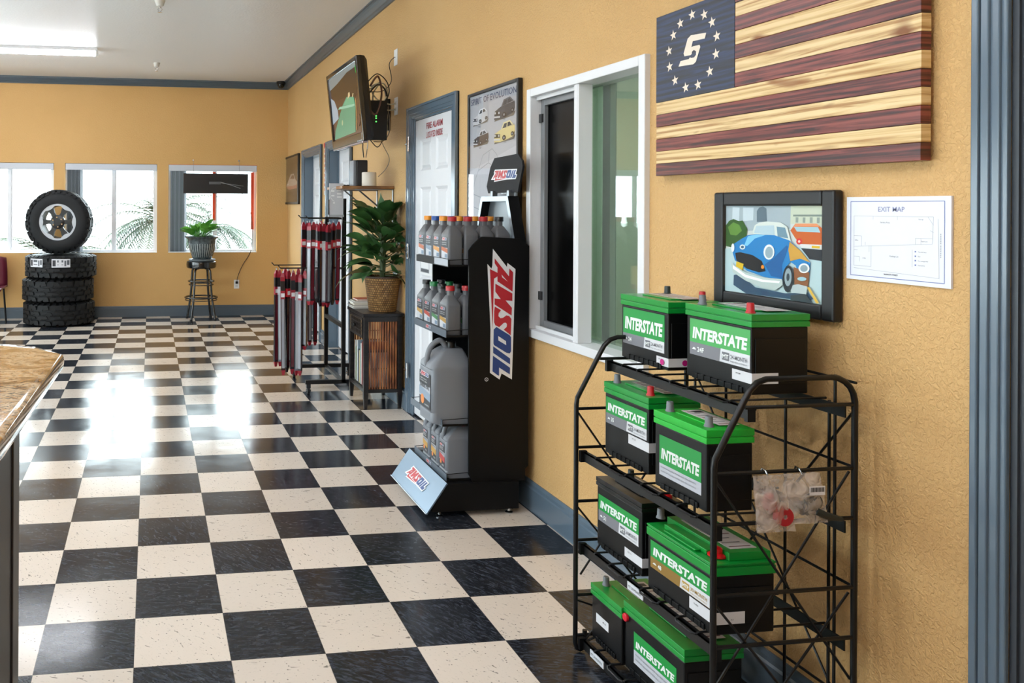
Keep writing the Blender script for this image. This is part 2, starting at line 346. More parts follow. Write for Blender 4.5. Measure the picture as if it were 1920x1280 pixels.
CAR_ART = [
 ('#c9d2cf',[(0,1),(1,1),(1,0),(0,0)]),
 ('#a3b4bc',[(0,1),(0.694,1),(0.687,0.757),(0,0.691)]),
 ('#5f7480',[(0.348,0.819),(0.347,0.94),(0.371,0.98),(0.412,0.994),(0.449,0.971),(0.456,0.824)]),
 ('#c3d3da',[(0.078,0.983),(0.158,0.981),(0.154,0.828),(0.073,0.818)]),
 ('#c3d3da',[(0.198,0.98),(0.314,0.981),(0.31,0.837),(0.198,0.824)]),
 ('#c3cdb9',[(0.694,1),(1,1),(1,0.794),(0.689,0.81)]),
 ('#7b8b84',[(0.717,0.907),(0.998,0.912),(1,0.892),(0.716,0.888)]),
 ('#8d9b93',[(0.741,0.881),(0.767,0.88),(0.765,0.824),(0.74,0.824)]),
 ('#8d9b93',[(0.808,0.88),(0.833,0.88),(0.831,0.824),(0.807,0.824)]),
 ('#8d9b93',[(0.873,0.883),(0.897,0.883),(0.896,0.824),(0.872,0.824)]),
 ('#8d9b93',[(0.937,0.882),(0.961,0.882),(0.959,0.824),(0.936,0.824)]),
 ('#b4ced2',[(0,0.496),(0.995,0.592),(1,0),(0,0)]),
 ('#2f5a2a',[(0.006,0.769),(0.043,0.824),(0.094,0.847),(0.154,0.824),(0.198,0.832),(0.25,0.734),(0.237,0.62),(0.167,0.561),(0.096,0.51),(0.008,0.526)]),
 ('#5c8a3c',[(0.031,0.75),(0.093,0.809),(0.163,0.78),(0.191,0.714),(0.13,0.655),(0.059,0.663)]),
 ('#c5622f',[(0.695,0.739),(0.74,0.81),(0.936,0.818),(1,0.76),(1,0.6),(0.784,0.598),(0.736,0.67)]),
 ('#e0936a',[(0.713,0.757),(0.743,0.814),(0.936,0.819),(0.966,0.789),(0.739,0.782)]),
 ('#9ec4cf',[(0.73,0.78),(0.95,0.784),(0.971,0.73),(0.758,0.73)]),
 ('#d9dcdc',[(0.784,0.601),(1,0.605),(1,0.558),(0.8,0.563)]),
 ('#cf3a3a',[(0.81,0.628),(0.807,0.615),(0.801,0.604),(0.791,0.597),(0.781,0.594),(0.77,0.596),(0.761,0.603),(0.755,0.614),(0.753,0.626),(0.756,0.639),(0.762,0.65),(0.771,0.658),(0.782,0.66),(0.793,0.658),(0.802,0.651),(0.808,0.641)]),
 ('#f0d0c0',[(0.793,0.628),(0.792,0.622),(0.789,0.618),(0.786,0.614),(0.781,0.613),(0.777,0.614),(0.773,0.617),(0.771,0.622),(0.77,0.627),(0.771,0.632),(0.774,0.637),(0.777,0.64),(0.782,0.641),(0.786,0.64),(0.79,0.637),(0.792,0.633)]),
 ('#d8b52a',[(0.898,0.591),(0.969,0.591),(0.967,0.567),(0.897,0.567)]),
 ('#27323b',[(0.8,0.558),(1,0.555),(1,0.44),(0.878,0.45)]),
 ('#31506a',[(0.107,0.194),(0.178,0.219),(0.347,0.085),(0.652,0.064),(0.869,0.106),(0.915,0.043),(0.718,0.011),(0.25,0),(0.104,0.079)]),
 ('#d3dcd6',[(0.317,0.716),(0.337,0.781),(0.385,0.813),(0.46,0.828),(0.603,0.821),(0.671,0.775),(0.704,0.625),(0.325,0.66)]),
 ('#b3cbd4',[(0.331,0.697),(0.356,0.776),(0.54,0.788),(0.549,0.674)]),
 ('#6f93a5',[(0.566,0.777),(0.65,0.766),(0.681,0.654),(0.577,0.666)]),
 ('#1f7fc0',[(0.09,0.472),(0.111,0.559),(0.192,0.619),(0.268,0.668),(0.354,0.683),(0.546,0.68),(0.693,0.633),(0.799,0.532),(0.888,0.416),(0.882,0.313),(0.791,0.254),(0.753,0.373),(0.704,0.405),(0.65,0.33),(0.63,0.201),(0.443,0.214),(0.257,0.263),(0.122,0.368)]),
 ('#7cc4ea',[(0.267,0.655),(0.354,0.679),(0.456,0.678),(0.343,0.633),(0.264,0.546),(0.225,0.544)]),
 ('#145f9c',[(0.539,0.43),(0.666,0.579),(0.682,0.562),(0.625,0.364),(0.63,0.222),(0.516,0.23),(0.447,0.352)]),
 ('#c79a45',[(0.697,0.619),(0.799,0.532),(0.888,0.416),(0.797,0.449),(0.704,0.413),(0.685,0.527)]),
 ('#8a5a3c',[(0.736,0.354),(0.882,0.313),(0.87,0.158),(0.747,0.145)]),
 ('#1a2228',[(0.128,0.454),(0.184,0.467),(0.319,0.445),(0.42,0.387),(0.46,0.28),(0.389,0.259),(0.257,0.286),(0.142,0.369)]),
 ('#d8b52a',[(0.142,0.359),(0.224,0.336),(0.21,0.26),(0.136,0.283)]),
 ('#e58a2a',[(0.446,0.324),(0.445,0.316),(0.441,0.308),(0.435,0.303),(0.429,0.301),(0.423,0.302),(0.417,0.307),(0.414,0.313),(0.413,0.322),(0.415,0.33),(0.418,0.338),(0.424,0.343),(0.43,0.345),(0.436,0.344),(0.442,0.339),(0.445,0.333)]),
 ('#d6e2e4',[(0.243,0.53),(0.24,0.519),(0.233,0.509),(0.223,0.503),(0.211,0.5),(0.199,0.502),(0.189,0.507),(0.182,0.516),(0.18,0.527),(0.183,0.538),(0.19,0.548),(0.2,0.554),(0.212,0.557),(0.224,0.555),(0.234,0.549),(0.241,0.541)]),
 ('#33566f',[(0.229,0.529),(0.227,0.523),(0.224,0.518),(0.218,0.515),(0.211,0.513),(0.204,0.514),(0.199,0.517),(0.195,0.522),(0.194,0.528),(0.195,0.534),(0.199,0.539),(0.205,0.542),(0.212,0.544),(0.218,0.543),(0.224,0.54),(0.228,0.535)]),
 ('#e6ecea',[(0.552,0.496),(0.547,0.464),(0.534,0.436),(0.515,0.417),(0.494,0.409),(0.472,0.415),(0.455,0.432),(0.443,0.458),(0.44,0.49),(0.445,0.523),(0.458,0.551),(0.477,0.57),(0.498,0.577),(0.519,0.571),(0.537,0.554),(0.548,0.527)]),
 ('#93aab4',[(0.537,0.492),(0.534,0.467),(0.525,0.446),(0.511,0.432),(0.496,0.426),(0.481,0.43),(0.468,0.443),(0.46,0.463),(0.458,0.488),(0.462,0.512),(0.471,0.533),(0.484,0.548),(0.499,0.553),(0.514,0.549),(0.527,0.536),(0.535,0.516)]),
 ('#e2e8ea',[(0.122,0.513),(0.12,0.494),(0.116,0.478),(0.109,0.467),(0.102,0.462),(0.095,0.466),(0.09,0.477),(0.086,0.493),(0.085,0.512),(0.087,0.531),(0.092,0.547),(0.098,0.558),(0.105,0.563),(0.112,0.559),(0.117,0.548),(0.121,0.532)]),
 ('#e3e8e6',[(0.888,0.356),(0.884,0.336),(0.873,0.319),(0.856,0.306),(0.837,0.301),(0.818,0.303),(0.801,0.313),(0.791,0.329),(0.787,0.349),(0.792,0.369),(0.803,0.387),(0.82,0.399),(0.84,0.405),(0.859,0.402),(0.875,0.392),(0.885,0.376)]),
 ('#8ba1ab',[(0.872,0.354),(0.869,0.339),(0.862,0.327),(0.85,0.319),(0.837,0.315),(0.824,0.316),(0.813,0.323),(0.806,0.335),(0.804,0.349),(0.807,0.363),(0.815,0.375),(0.826,0.384),(0.839,0.387),(0.852,0.385),(0.863,0.378),(0.87,0.367)]),
 ('#9dc6cf',[(0.863,0.243),(0.859,0.235),(0.85,0.227),(0.836,0.221),(0.82,0.218),(0.804,0.218),(0.79,0.222),(0.781,0.228),(0.778,0.235),(0.781,0.244),(0.791,0.251),(0.805,0.257),(0.821,0.26),(0.837,0.26),(0.851,0.256),(0.86,0.251)]),
 ('#b9c9c6',[(0.081,0.355),(0.124,0.31),(0.256,0.241),(0.443,0.209),(0.63,0.213),(0.64,0.152),(0.565,0.083),(0.44,0.091),(0.254,0.147),(0.108,0.229)]),
 ('#f1f4f1',[(0.11,0.309),(0.255,0.216),(0.442,0.183),(0.612,0.188),(0.603,0.166),(0.433,0.157),(0.245,0.187),(0.109,0.271)]),
 ('#b3c2c4',[(0.714,0.159),(0.79,0.181),(0.874,0.167),(0.862,0.085),(0.72,0.083)]),
 ('#26323a',[(0.744,0.229),(0.739,0.173),(0.726,0.125),(0.709,0.092),(0.688,0.079),(0.668,0.088),(0.652,0.118),(0.641,0.164),(0.639,0.219),(0.644,0.275),(0.657,0.324),(0.675,0.356),(0.696,0.369),(0.716,0.359),(0.732,0.329),(0.742,0.283)]),
 ('#8fa3ab',[(0.726,0.245),(0.723,0.207),(0.715,0.175),(0.703,0.153),(0.69,0.145),(0.677,0.151),(0.666,0.171),(0.66,0.202),(0.658,0.239),(0.662,0.276),(0.67,0.308),(0.682,0.33),(0.695,0.339),(0.708,0.332),(0.718,0.312),(0.725,0.281)]),
 ('#33414a',[(0.708,0.243),(0.706,0.227),(0.702,0.213),(0.697,0.203),(0.691,0.199),(0.685,0.202),(0.681,0.211),(0.678,0.224),(0.677,0.24),(0.679,0.257),(0.682,0.271),(0.688,0.28),(0.694,0.284),(0.699,0.281),(0.704,0.273),(0.707,0.259)]),
 ('#39454b',[(0.72,0.055),(0.852,0.087),(0.93,0),(0.718,0.005)]),
 ('#d9b24a',[(0.87,0.161),(0.893,0.164),(0.98,0.014),(0.955,0.006)]),
]
TV_ART = [
 ('#4a3024',[(0,1),(1,1),(1,0),(0,0)]),
 ('#7d8587',[(0,1),(1,1),(1,0.941),(0.669,0.937),(0.297,0.859),(0.026,0.822),(0,0.839)]),
 ('#9aa7b4',[(0.016,0.7),(0.141,0.628),(0.235,0.462),(0.239,0.33),(0.009,0.272)]),
 ('#2e2018',[(0.026,0.822),(0.297,0.859),(0.669,0.937),(1,0.941),(1,0.715),(0.876,0.527),(0.522,0.605),(0.234,0.609),(0.059,0.706)]),
 ('#4f8d72',[(0.585,0.591),(0.821,0.539),(0.848,0.405),(0.776,0.033),(0.025,0.021),(0.08,0.158),(0.286,0.366),(0.427,0.498)]),
 ('#5fa27f',[(0.597,0.575),(0.806,0.536),(0.823,0.423),(0.46,0.492)]),
 ('#86b9a0',[(0.255,0.465),(0.319,0.497),(0.826,0.435),(0.826,0.409),(0.732,0.411)]),
 ('#c9b48a',[(0.66,0.635),(0.708,0.637),(0.709,0.577),(0.625,0.555)]),
 ('#b08a58',[(0.871,0.503),(0.89,0.499),(0.837,0.052),(0.817,0.048)]),
 ('#8fb08c',[(0.394,0.237),(0.388,0.221),(0.38,0.209),(0.37,0.201),(0.36,0.199),(0.351,0.203),(0.346,0.213),(0.344,0.227),(0.346,0.243),(0.352,0.258),(0.36,0.271),(0.37,0.279),(0.38,0.281),(0.388,0.276),(0.394,0.266),(0.396,0.252)]),
 ('#c9b48a',[(0.779,0.548),(0.807,0.542),(0.833,0.588),(0.805,0.595)]),
 ('#1f9a3a',[(0.948,0.96),(1,0.935),(0.998,0.837),(0.951,0.851)]),
 ('#6a4a38',[(0.958,0.175),(0.948,0.143),(0.933,0.117),(0.915,0.101),(0.897,0.096),(0.882,0.104),(0.873,0.124),(0.87,0.153),(0.874,0.186),(0.885,0.218),(0.9,0.244),(0.918,0.261),(0.936,0.265),(0.95,0.256),(0.96,0.236),(0.962,0.207)]),
 ('#54362a',[(0.94,0.177),(0.933,0.155),(0.924,0.136),(0.913,0.124),(0.903,0.12),(0.895,0.126),(0.89,0.14),(0.889,0.16),(0.893,0.184),(0.9,0.207),(0.909,0.225),(0.92,0.237),(0.93,0.241),(0.938,0.235),(0.943,0.221),(0.944,0.2)]),
]
PIC_ART = [
 ('#5b4638',[(0,1),(1,1),(1,0),(0,0)]),
 ('#3d3029',[(0,0.303),(1,0.294),(1,0),(0,0)]),
 ('#c9b3a4',[(0.055,0.375),(0.291,0.539),(0.427,0.632),(0.66,0.632),(0.759,0.513),(0.924,0.435),(0.895,0.353),(0.529,0.341),(0.163,0.32)]),
 ('#6f4238',[(0.375,0.534),(0.529,0.603),(0.66,0.595),(0.7,0.508)]),
 ('#b8786a',[(0.055,0.36),(0.68,0.363),(0.934,0.379),(0.895,0.298),(0.27,0.278)]),
 ('#e8d8cc',[(0.12,0.416),(0.291,0.437),(0.291,0.408),(0.142,0.386)]),
]
AMS_LOGO = {
 'WHITE':[[(0.0,0.2),(0.139,0.698),(0.108,0.714),(0.156,1.0),(1.0,0.894),(0.952,0.527),(0.998,0.457),(0.945,0.118),(0.615,0.131),(0.115,0.008),(0.151,0.151),(0.128,0.184)]],
 'RED':[[(0.073,0.261),(0.211,0.771),(0.151,0.784),(0.179,0.914),(0.328,0.898),(0.248,0.363),(0.211,0.363),(0.228,0.241),(0.615,0.2),(0.154,0.098),(0.183,0.363),(0.142,0.363),(0.11,0.261)],[(0.266,0.29),(0.342,0.894),(0.399,0.894),(0.394,0.649),(0.451,0.878),(0.511,0.869),(0.424,0.265),(0.378,0.265),(0.385,0.486),(0.326,0.29)],[(0.44,0.273),(0.468,0.498),(0.491,0.412),(0.514,0.404),(0.53,0.478),(0.528,0.559),(0.509,0.682),(0.514,0.784),(0.537,0.865),(0.662,0.845),(0.617,0.592),(0.598,0.694),(0.578,0.706),(0.565,0.673),(0.565,0.6),(0.598,0.437),(0.583,0.294),(0.56,0.253),(0.477,0.253)]],
 'BLUE':[[(0.596,0.335),(0.661,0.804),(0.677,0.857),(0.784,0.857),(0.8,0.812),(0.796,0.702),(0.734,0.253),(0.72,0.233),(0.615,0.241)],[(0.743,0.224),(0.839,0.824),(0.885,0.824),(0.794,0.224)],[(0.814,0.216),(0.91,0.824),(0.961,0.816),(0.906,0.437),(0.963,0.437),(0.97,0.416),(0.934,0.204)]],
 'HOLE':[[(0.197,0.506),(0.25,0.722),(0.218,0.527)],[(0.665,0.396),(0.706,0.673),(0.736,0.682),(0.699,0.404)]],
}
S_MARK = [(0.676,0.643),(0.483,0.667),(0.44,0.639),(0.387,0.487),(0.4,0.455),(0.48,0.449),(0.495,0.46),(0.496,0.482),(0.52,0.496),(0.55,0.475),(0.549,0.436),(0.524,0.414),(0.49,0.416),(0.47,0.427),(0.457,0.411),(0.348,0.414),(0.321,0.358),(0.514,0.341),(0.548,0.361),(0.603,0.509),(0.594,0.533),(0.521,0.539),(0.489,0.534),(0.507,0.595),(0.657,0.585)]
STARS = [(0.495,0.889),(0.648,0.843),(0.743,0.735),(0.801,0.573),(0.792,0.387),(0.719,0.219),(0.575,0.106),(0.416,0.105),(0.273,0.212),(0.198,0.382),(0.189,0.565),(0.247,0.731),(0.34,0.836)]
# ------------------------------------------------------------------ the room
def panels(g, u0, u1, z0, z1, holes, put, m):
    """wall strip u0..u1 with rectangular holes (a, b, za, zb), as boxes"""
    us = sorted({u0, u1, *[h[0] for h in holes], *[h[1] for h in holes]})
    for a, b in zip(us, us[1:]):
        zz = z0
        for h in sorted([h for h in holes if h[0] <= a + 1e-6 and h[1] >= b - 1e-6], key=lambda h: h[2]):
            if h[2] > zz + 1e-4: put(g, a, b, zz, h[2], m)
            zz = h[3]
        if zz < z1 - 1e-4: put(g, a, b, zz, z1, m)
g = G(); g.box(ROOM_L - .2, 3.2, ROOM_F - .2, BACK + .16, -.1, 0, floor_mat()); tag(g.build('floor'), kind='structure')
g = G(); g.box(ROOM_L - .2, .16, ROOM_F - .2, BACK + .16, CEIL, CEIL + .1, ceiling_paint()); tag(g.build('ceiling'), kind='structure')
DOORS = {'fire': (4.70, 5.47, 2.045), 'd2': (7.26, 8.16, 2.02), 'd1': (8.57, 9.50, 2.02), 'near': (.55, 1.49, 2.12)}
RW = (2.762, 3.698, .826, 1.998)
g = G()
panels(g, ROOM_F, BACK, 0, CEIL, [(RW[0], RW[1], RW[2], RW[3])] + [(a, b, 0, h) for a, b, h in DOORS.values()],
       lambda g, a, b, z0, z1, m: g.box(0, .16, a, b, z0, z1, m), WALL)
tag(g.build('wall_right'), kind='structure')
g = G()
panels(g, ROOM_L, .0, 0, CEIL, [(a, b, WZ0, WZ1) for a, b in WB], lambda g, a, b, z0, z1, m: g.box(a, b, BACK, BACK + .16, z0, z1, m), WALLB)
tag(g.build('wall_back'), kind='structure')
g = G()
panels(g, ROOM_F, BACK, 0, CEIL, [(a, b, .25, 2.45) for a, b in WL], lambda g, a, b, z0, z1, m: g.box(ROOM_L - .16, ROOM_L, a, b, z0, z1, m), WALLB)
tag(g.build('wall_left'), kind='structure')
g = G(); panels(g, ROOM_L, 0, 0, CEIL, [], lambda g, a, b, z0, z1, m: g.box(a, b, ROOM_F - .16, ROOM_F, z0, z1, m), WALLB); tag(g.build('wall_front'), kind='structure')

# crown moulding and baseboards
def molding(name, prof, a, b, m, axis):
    """profile (distance from wall, z) swept from a to b; axis 'y' on the right wall, 'x' on the back wall"""
    g = G()
    if axis == 'y': r = [[(-d, yy, z) for d, z in prof] for yy in (a, b)]
    elif axis == 'x': r = [[(xx, BACK - d, z) for d, z in prof] for xx in (a, b)]
    else: r = [[(ROOM_L + d, yy, z) for d, z in prof] for yy in (a, b)]
    g.loft(r, m); return tag(g.build(name), kind='structure')
CR = [(0, 2.985), (.018, 2.985), (.022, 3.0), (.035, 3.006), (.05, 3.03), (.066, 3.045), (.07, 3.06), (.085, 3.06), (.085, CEIL), (0, CEIL)]
molding('trim_1', CR, ROOM_F, BACK, TRIM, 'y'); molding('trim_2', CR, ROOM_L, 0, TRIM, 'x'); molding('trim_3', CR, ROOM_F, BACK, TRIM, 'l')
BB = [(0, 0), (.017, 0), (.017, .105), (.012, .112), (.012, .125), (.006, .138), (0, .138)]
k = 0
for a, b in ((1.585, 4.62), (5.55, 7.18), (8.24, 8.49), (9.58, BACK)):
    k += 1; molding('baseboard_right' + ('' if k == 1 else '_%d' % k), BB, a, b, TRIM2, 'y')
molding('baseboard_back', BB, ROOM_L, 0, TRIM, 'x'); molding('baseboard_left', BB, ROOM_F, BACK, TRIM, 'l')

# casings and six-panel doors on the right wall
def casing(g, a, b, h, m, w=.082):
    for k, (i, o_, t) in enumerate(((0, w, .012), (.012, w - .004, .018), (.03, w - .018, .024), (.045, w - .028, .02), (w - .016, w, .027))):
        for y0, y1 in ((a - o_, a - i), (b + i, b + o_)):
            g.box(-t, 0, y0, y1, 0, h + o_, m)
        g.box(-t, 0, a - i - .001, b + i + .001, h + i, h + o_, m)
def door_leaf(g, y0, y1, z0, z1, x, m, t=.04):
    """six-panel leaf whose face looks at -x"""
    W, H = y1 - y0, z1 - z0; g.box(x + .012, x + t, y0, y1, z0, z1, m)
    cols = [(y0 + .11, y0 + W / 2 - .045), (y0 + W / 2 + .045, y1 - .11)]
    rows = [(z0 + .19, z0 + .80), (z0 + .94, z0 + 1.56), (z0 + 1.67, z0 + 1.88)]
    hs = [(a, b, c, d) for a, b in cols for c, d in rows]
    panels(g, y0, y1, z0, z1, hs, lambda g, a, b, c, d, mm: g.box(x, x + .0121, a, b, c, d, mm), m)
    for a, b, c, d in hs:
        e = .018
        for p, q in (((a, b, c, d), (a + e, b - e, c + e, d - e)),):
            o4 = [(x, p[0], p[2]), (x, p[1], p[2]), (x, p[1], p[3]), (x, p[0], p[3])]; i4 = [(x + .0105, q[0], q[2]), (x + .0105, q[1], q[2]), (x + .0105, q[1], q[3]), (x + .0105, q[0], q[3])]
            for k in range(4): g.face([o4[k], o4[(k + 1) % 4], i4[(k + 1) % 4], i4[k]], m)
        e2 = e + .02; o4 = [(x + .0105, a + e, c + e), (x + .0105, b - e, c + e), (x + .0105, b - e, d - e), (x + .0105, a + e, d - e)]
        i4 = [(x + .003, a + e2, c + e2), (x + .003, b - e2, c + e2), (x + .003, b - e2, d - e2), (x + .003, a + e2, d - e2)]
        for k in range(4): g.face([o4[k], o4[(k + 1) % 4], i4[(k + 1) % 4], i4[k]], m)
        g.face(i4, m)
def hinge(par, y, z, s=1):
    g = G(); g.box(-.034, -.028, y - .004, y + .03, z - .05, z + .05, CHROME); g.tube([(-.034, y, z - .052), (-.034, y, z + .052)], .007, CHROME, 8)
    g.tube([(-.034, y, z), (-.04, y + .05, z), (-.03, y + .07, z - .004)], .005, CHROME, 6)
    g.build('hinge', par)
def door(n, key, x, dark=False):
    a, b, h = DOORS[key]; s = struct('door_%d' % n, (0, (a + b) / 2, 0))
    loc = (0, -(a + b) / 2, 0)
    g = G(); casing(g, a, b, h, TRIM2, .066 if dark else .082); g.build('casing', s, loc, bevel=.003)
    g = G(); JM_ = TRIM2 if not dark else M('#33383f', .4)
    g.box(0, .16, a - .001, a + .014, 0, h, JM_); g.box(0, .16, b - .014, b + .001, 0, h, JM_); g.box(0, .16, a, b, h - .014, h, JM_)
    g.box(x - .014, x - .002, a, a + .03, 0, h, JM_); g.box(x - .014, x - .002, b - .03, b, 0, h, JM_)
    g.build('jamb', s, loc)
    g = G()
    door_leaf(g, a + .016, b - .016, .012, h - .016, x, DOORW if not dark else M('#33383f', .4)); g.build('door_leaf', s, loc)
    return s, loc
s, loc = door(1, 'fire', .008)
for z in (1.875, 1.13, .30): hinge(s, 5.475 - (4.70 + 5.47) / 2, z)
for ln, z in (('FIRE ALARM', 1.965), ('LOCATED INSIDE', 1.905)): pass
g = G(); w = M('#a5262f', .5)
g.text('FIRE ALARM', (.0065, 5.215, 1.955), YN, ZU, .042, w, w=.30, bold=.012); g.text('LOCATED INSIDE', (.0065, 5.215, 1.895), YN, ZU, .042, w, w=.30, bold=.012)
g.build('red_lettering', s, loc)
door(2, 'd2', .10); door(3, 'd1', .10)
s, loc = door(4, 'near', .02, dark=True)
# drop door handles on the two far doors
for n, key in ((2, 'd2'), (3, 'd1')):
    a, b, h = DOORS[key]; s = bpy.data.objects['door_%d' % n]
    g = G(); g.lathe([(0, -.0), (.027, 0), (.027, -.006), (.01, -.012), (.01, -.04), (.026, -.05), (.028, -.065), (.018, -.078), (0, -.08)], (.10, a + .09 - (a + b) / 2, .98), CHROME, 14, 'x', caps=False); g.build('door_knob', s, smooth=40)

# the window between the lobby and the office
s = struct('window_5', (0, 3.23, .82)); L = (0, -3.23, -.82)
y0, y1, z0, z1 = RW; fr = M('#dcdddf', .35)
g = G(); F = .035
for a, b, c, d in ((y0 - .005, y0 + F, z0 - .004, z1 + .004), (y1 - F, y1 + .005, z0 - .004, z1 + .004), (y0 + F, y1 - F, z0 - .004, z0 + F), (y0 + F, y1 - F, z1 - F, z1 + .004)):
    g.box(-.022, .13, a, b, c, d, fr)
g.box(-.014, .05, 3.235, 3.275, z0 + F, z1 - F, fr)
g.box(-.016, -.002, 3.242, 3.268, z0 + F, z1 - F, fr)
g.box(.008, .02, 3.27, y1 - F, z0 + F, z0 + F + .018, fr); g.box(.008, .02, 3.27, y1 - F, z1 - F - .018, z1 - F, fr)
g.build('frame', s, L, bevel=.003)
sg = M('#77797c', .4)
g = G(); a, b, c, d = 3.262, y1 - F - .004, z0 + F + .004, z1 - F - .004
for p in ((a, a + .03, c, d), (b - .035, b, c, d), (a + .03, b - .035, c, c + .04), (a + .03, b - .035, d - .04, d)): g.box(.03, .05, *p, sg)
g.build('sash', s, L, bevel=.002)
g = G(); g.box(.052, .054, a + .02, b - .02, c + .03, d - .03, glass_mat('insect_screen', '#3c3d3e', 1.25, .25)); g.build('insect_screen', s, L)
g = G(); g.box(.072, .076, y0 + .02, 3.27, z0 + .02, z1 - .02, GLASS_IN); g.build('glass_pane', s, L)
g = G(); g.box(.100, .104, 3.25, y1 - .02, z0 + .02, z1 - .02, GLASS_IN); g.build('glass_pane', s, L)
for z in (1.02, 1.86):
    g = G(); g.box(.02, .034, y1 - F - .03, y1 - F - .004, z - .02, z + .02, M('#2c2d2f', .5)); g.build('latch', s, L)
# the office room behind it
ow = M('#b9c8b4', .6)
g = G(); g.box(3.0, 3.1, 1.9, 6.2, 0, 2.7, ow); tag(g.build('wall_office_right'), kind='structure')
g = G(); g.box(.16, 3.0, 6.1, 6.2, 0, 2.7, ow); tag(g.build('wall_office_back'), kind='structure')
g = G(); g.box(.16, 3.0, 1.9, 2.0, 0, 2.7, ow); tag(g.build('wall_office_front'), kind='structure')
g = G(); g.box(.16, 3.1, 1.9, 6.2, 2.7, 2.75, M('#b9bdb9', .6)); tag(g.build('ceiling_office'), kind='structure')
g = G(); g.box(.17, .20, 3.30, 3.36, .5, 2.5, M('#93a69a', .5)); g.box(1.0, 1.03, 3.4, 4.2, .4, 2.3, M('#39423f', .5))
tag(g.build('trim_4'), kind='structure')
t = thing('ceiling_light', 'tube light on the ceiling of the office behind the lobby window', 'ceiling light', (1.5, 4.0, 2.7))
g = G(); g.box(-.08, .08, -1.2, 1.2, -.03, 0, WHITE); g.build('housing', t)
g = G(); r = [[(.065 * math.cos(math.pi * k / 8), y, -.03 - .045 * math.sin(math.pi * k / 8)) for k in range(9)] for y in (-1.18, 1.18)]
g.loft(r, M('#f4f8ff', .5, emit=30.0)); g.build('diffuser', t, smooth=40)
# rooms behind the far doors are closed by their leaves; a cross corridor wall shuts the light out
g = G(); g.box(.3, .34, ROOM_F, 1.9, 0, CEIL, ow); g.box(.3, .34, 6.2, BACK, 0, CEIL, ow); tag(g.build('wall_corridor'), kind='structure')

# back wall windows
vin = M('#e4e6ea', .4); blindm = M('#636971', .55)
for n, (a, b) in enumerate(WB, 1):
    s = struct('window_%d' % n, ((a + b) / 2, BACK, WZ0)); L = (-(a + b) / 2, -BACK, -WZ0)
    g = G(); yy = BACK + .09
    for p in ((a - .002, a + .03, WZ0, WZ1), (b - .03, b + .002, WZ0, WZ1), (a + .03, b - .03, WZ0 - .002, WZ0 + .035), (a + .03, b - .03, WZ1 - .03, WZ1 + .002)):
        g.box(p[0], p[1], yy, yy + .05, p[2], p[3], vin)
    mid = (a + b) / 2 + .02
    g.box(mid - .02, mid + .022, yy - .005, yy + .045, WZ0 + .03, WZ1 - .03, vin)
    for p in ((mid + .022, mid + .04, WZ0 + .035, WZ1 - .03), (b - .05, b - .03, WZ0 + .035, WZ1 - .03)): g.box(p[0], p[1], yy + .01, yy + .03, p[2], p[3], vin)
    g.build('frame', s, L, bevel=.003)
    g = G(); g.box(a + .03, b - .03, yy + .02, yy + .023, WZ0 + .03, WZ1 - .03, GLASS); g.build('glass_pane', s, L)
    g = G(); g.box(a + .004, b - .004, BACK + .004, BACK + .075, WZ1 - .085, WZ1 - .004, M('#c4c8d0', .5)); g.build('valance', s, L, bevel=.004)
    g = G()
    for i in range(11 if n != 3 else 5):
        x = a + .025 + i * (.016 if n == 2 else .018)
        g.loft([[(x, BACK + .015, z), (x + .004, BACK + .013, z), (x + .034, BACK + .072, z), (x + .030, BACK + .074, z)] for z in (WZ0 + .012, WZ1 - .085)], blindm if i % 3 else M('#7a7f88', .5))
    g.build('vertical_blind', s, L)
    g = G(); g.box(a, b, BACK + .001, BACK + .09, WZ0 - .001, WZ0 + .006, M('#e9ebee', .35)); g.build('sill', s, L)
    if n == 1:
        og = M('#e2502a', .6)
        g = G(); g.box(b - .075, b - .035, yy - .03, yy - .026, WZ0 + .3, WZ1 - .09, og); g.box(mid - .018, mid + .02, yy - .012, yy - .006, WZ0 + .42, WZ1 - .09, og)
        g.box(a, b, BACK + .002, BACK + .006, WZ1 - .003, WZ1 + .0, og); g.build('orange_edge_strip', s, L)
for n, (a, b) in enumerate(WL, 6):
    s = struct('window_%d' % n, (ROOM_L, (a + b) / 2, .55)); L = (-ROOM_L, -(a + b) / 2, -.55); X = ROOM_L - .1
    g = G()
    for p in ((a, a + .05, .25, 2.45), (b - .05, b, .25, 2.45), (a, b, .25, .30), (a, b, 2.40, 2.45), ((a + b) / 2 - .03, (a + b) / 2 + .03, .25, 2.45)): g.box(X - .04, X + .01, p[0], p[1], p[2], p[3], vin)
    g.build('frame', s, L)
    g = G(); g.box(X - .02, X - .017, a + .04, b - .04, .28, 2.42, GLASS); g.build('glass_pane', s, L)
    g = G(); g.box(X + .03, X + .045, a + .02, b - .02, 1.98, 2.44, M('#b9c0b8', .6)); g.build('roller_shade', s, L)

# outside: pale paving, a kerb bed and a low far wall
g = G(); g.box(-14, 9, BACK + .2, 40, -.12, -.05, M('#cfd2d3', .8)); g.box(-20, ROOM_L - .2, -14, 40, -.12, -.05, M('#cfd2d3', .8)); g.box(ROOM_L - .2, 9, -14, ROOM_F - .2, -.12, -.05, M('#cfd2d3', .8)); tag(g.build('ground'), kind='structure')
g = G(); g.box(-14, 9, 24, 24.3, -.05, .95, M('#d9d9d6', .8)); tag(g.build('wall_boundary'), kind='structure')

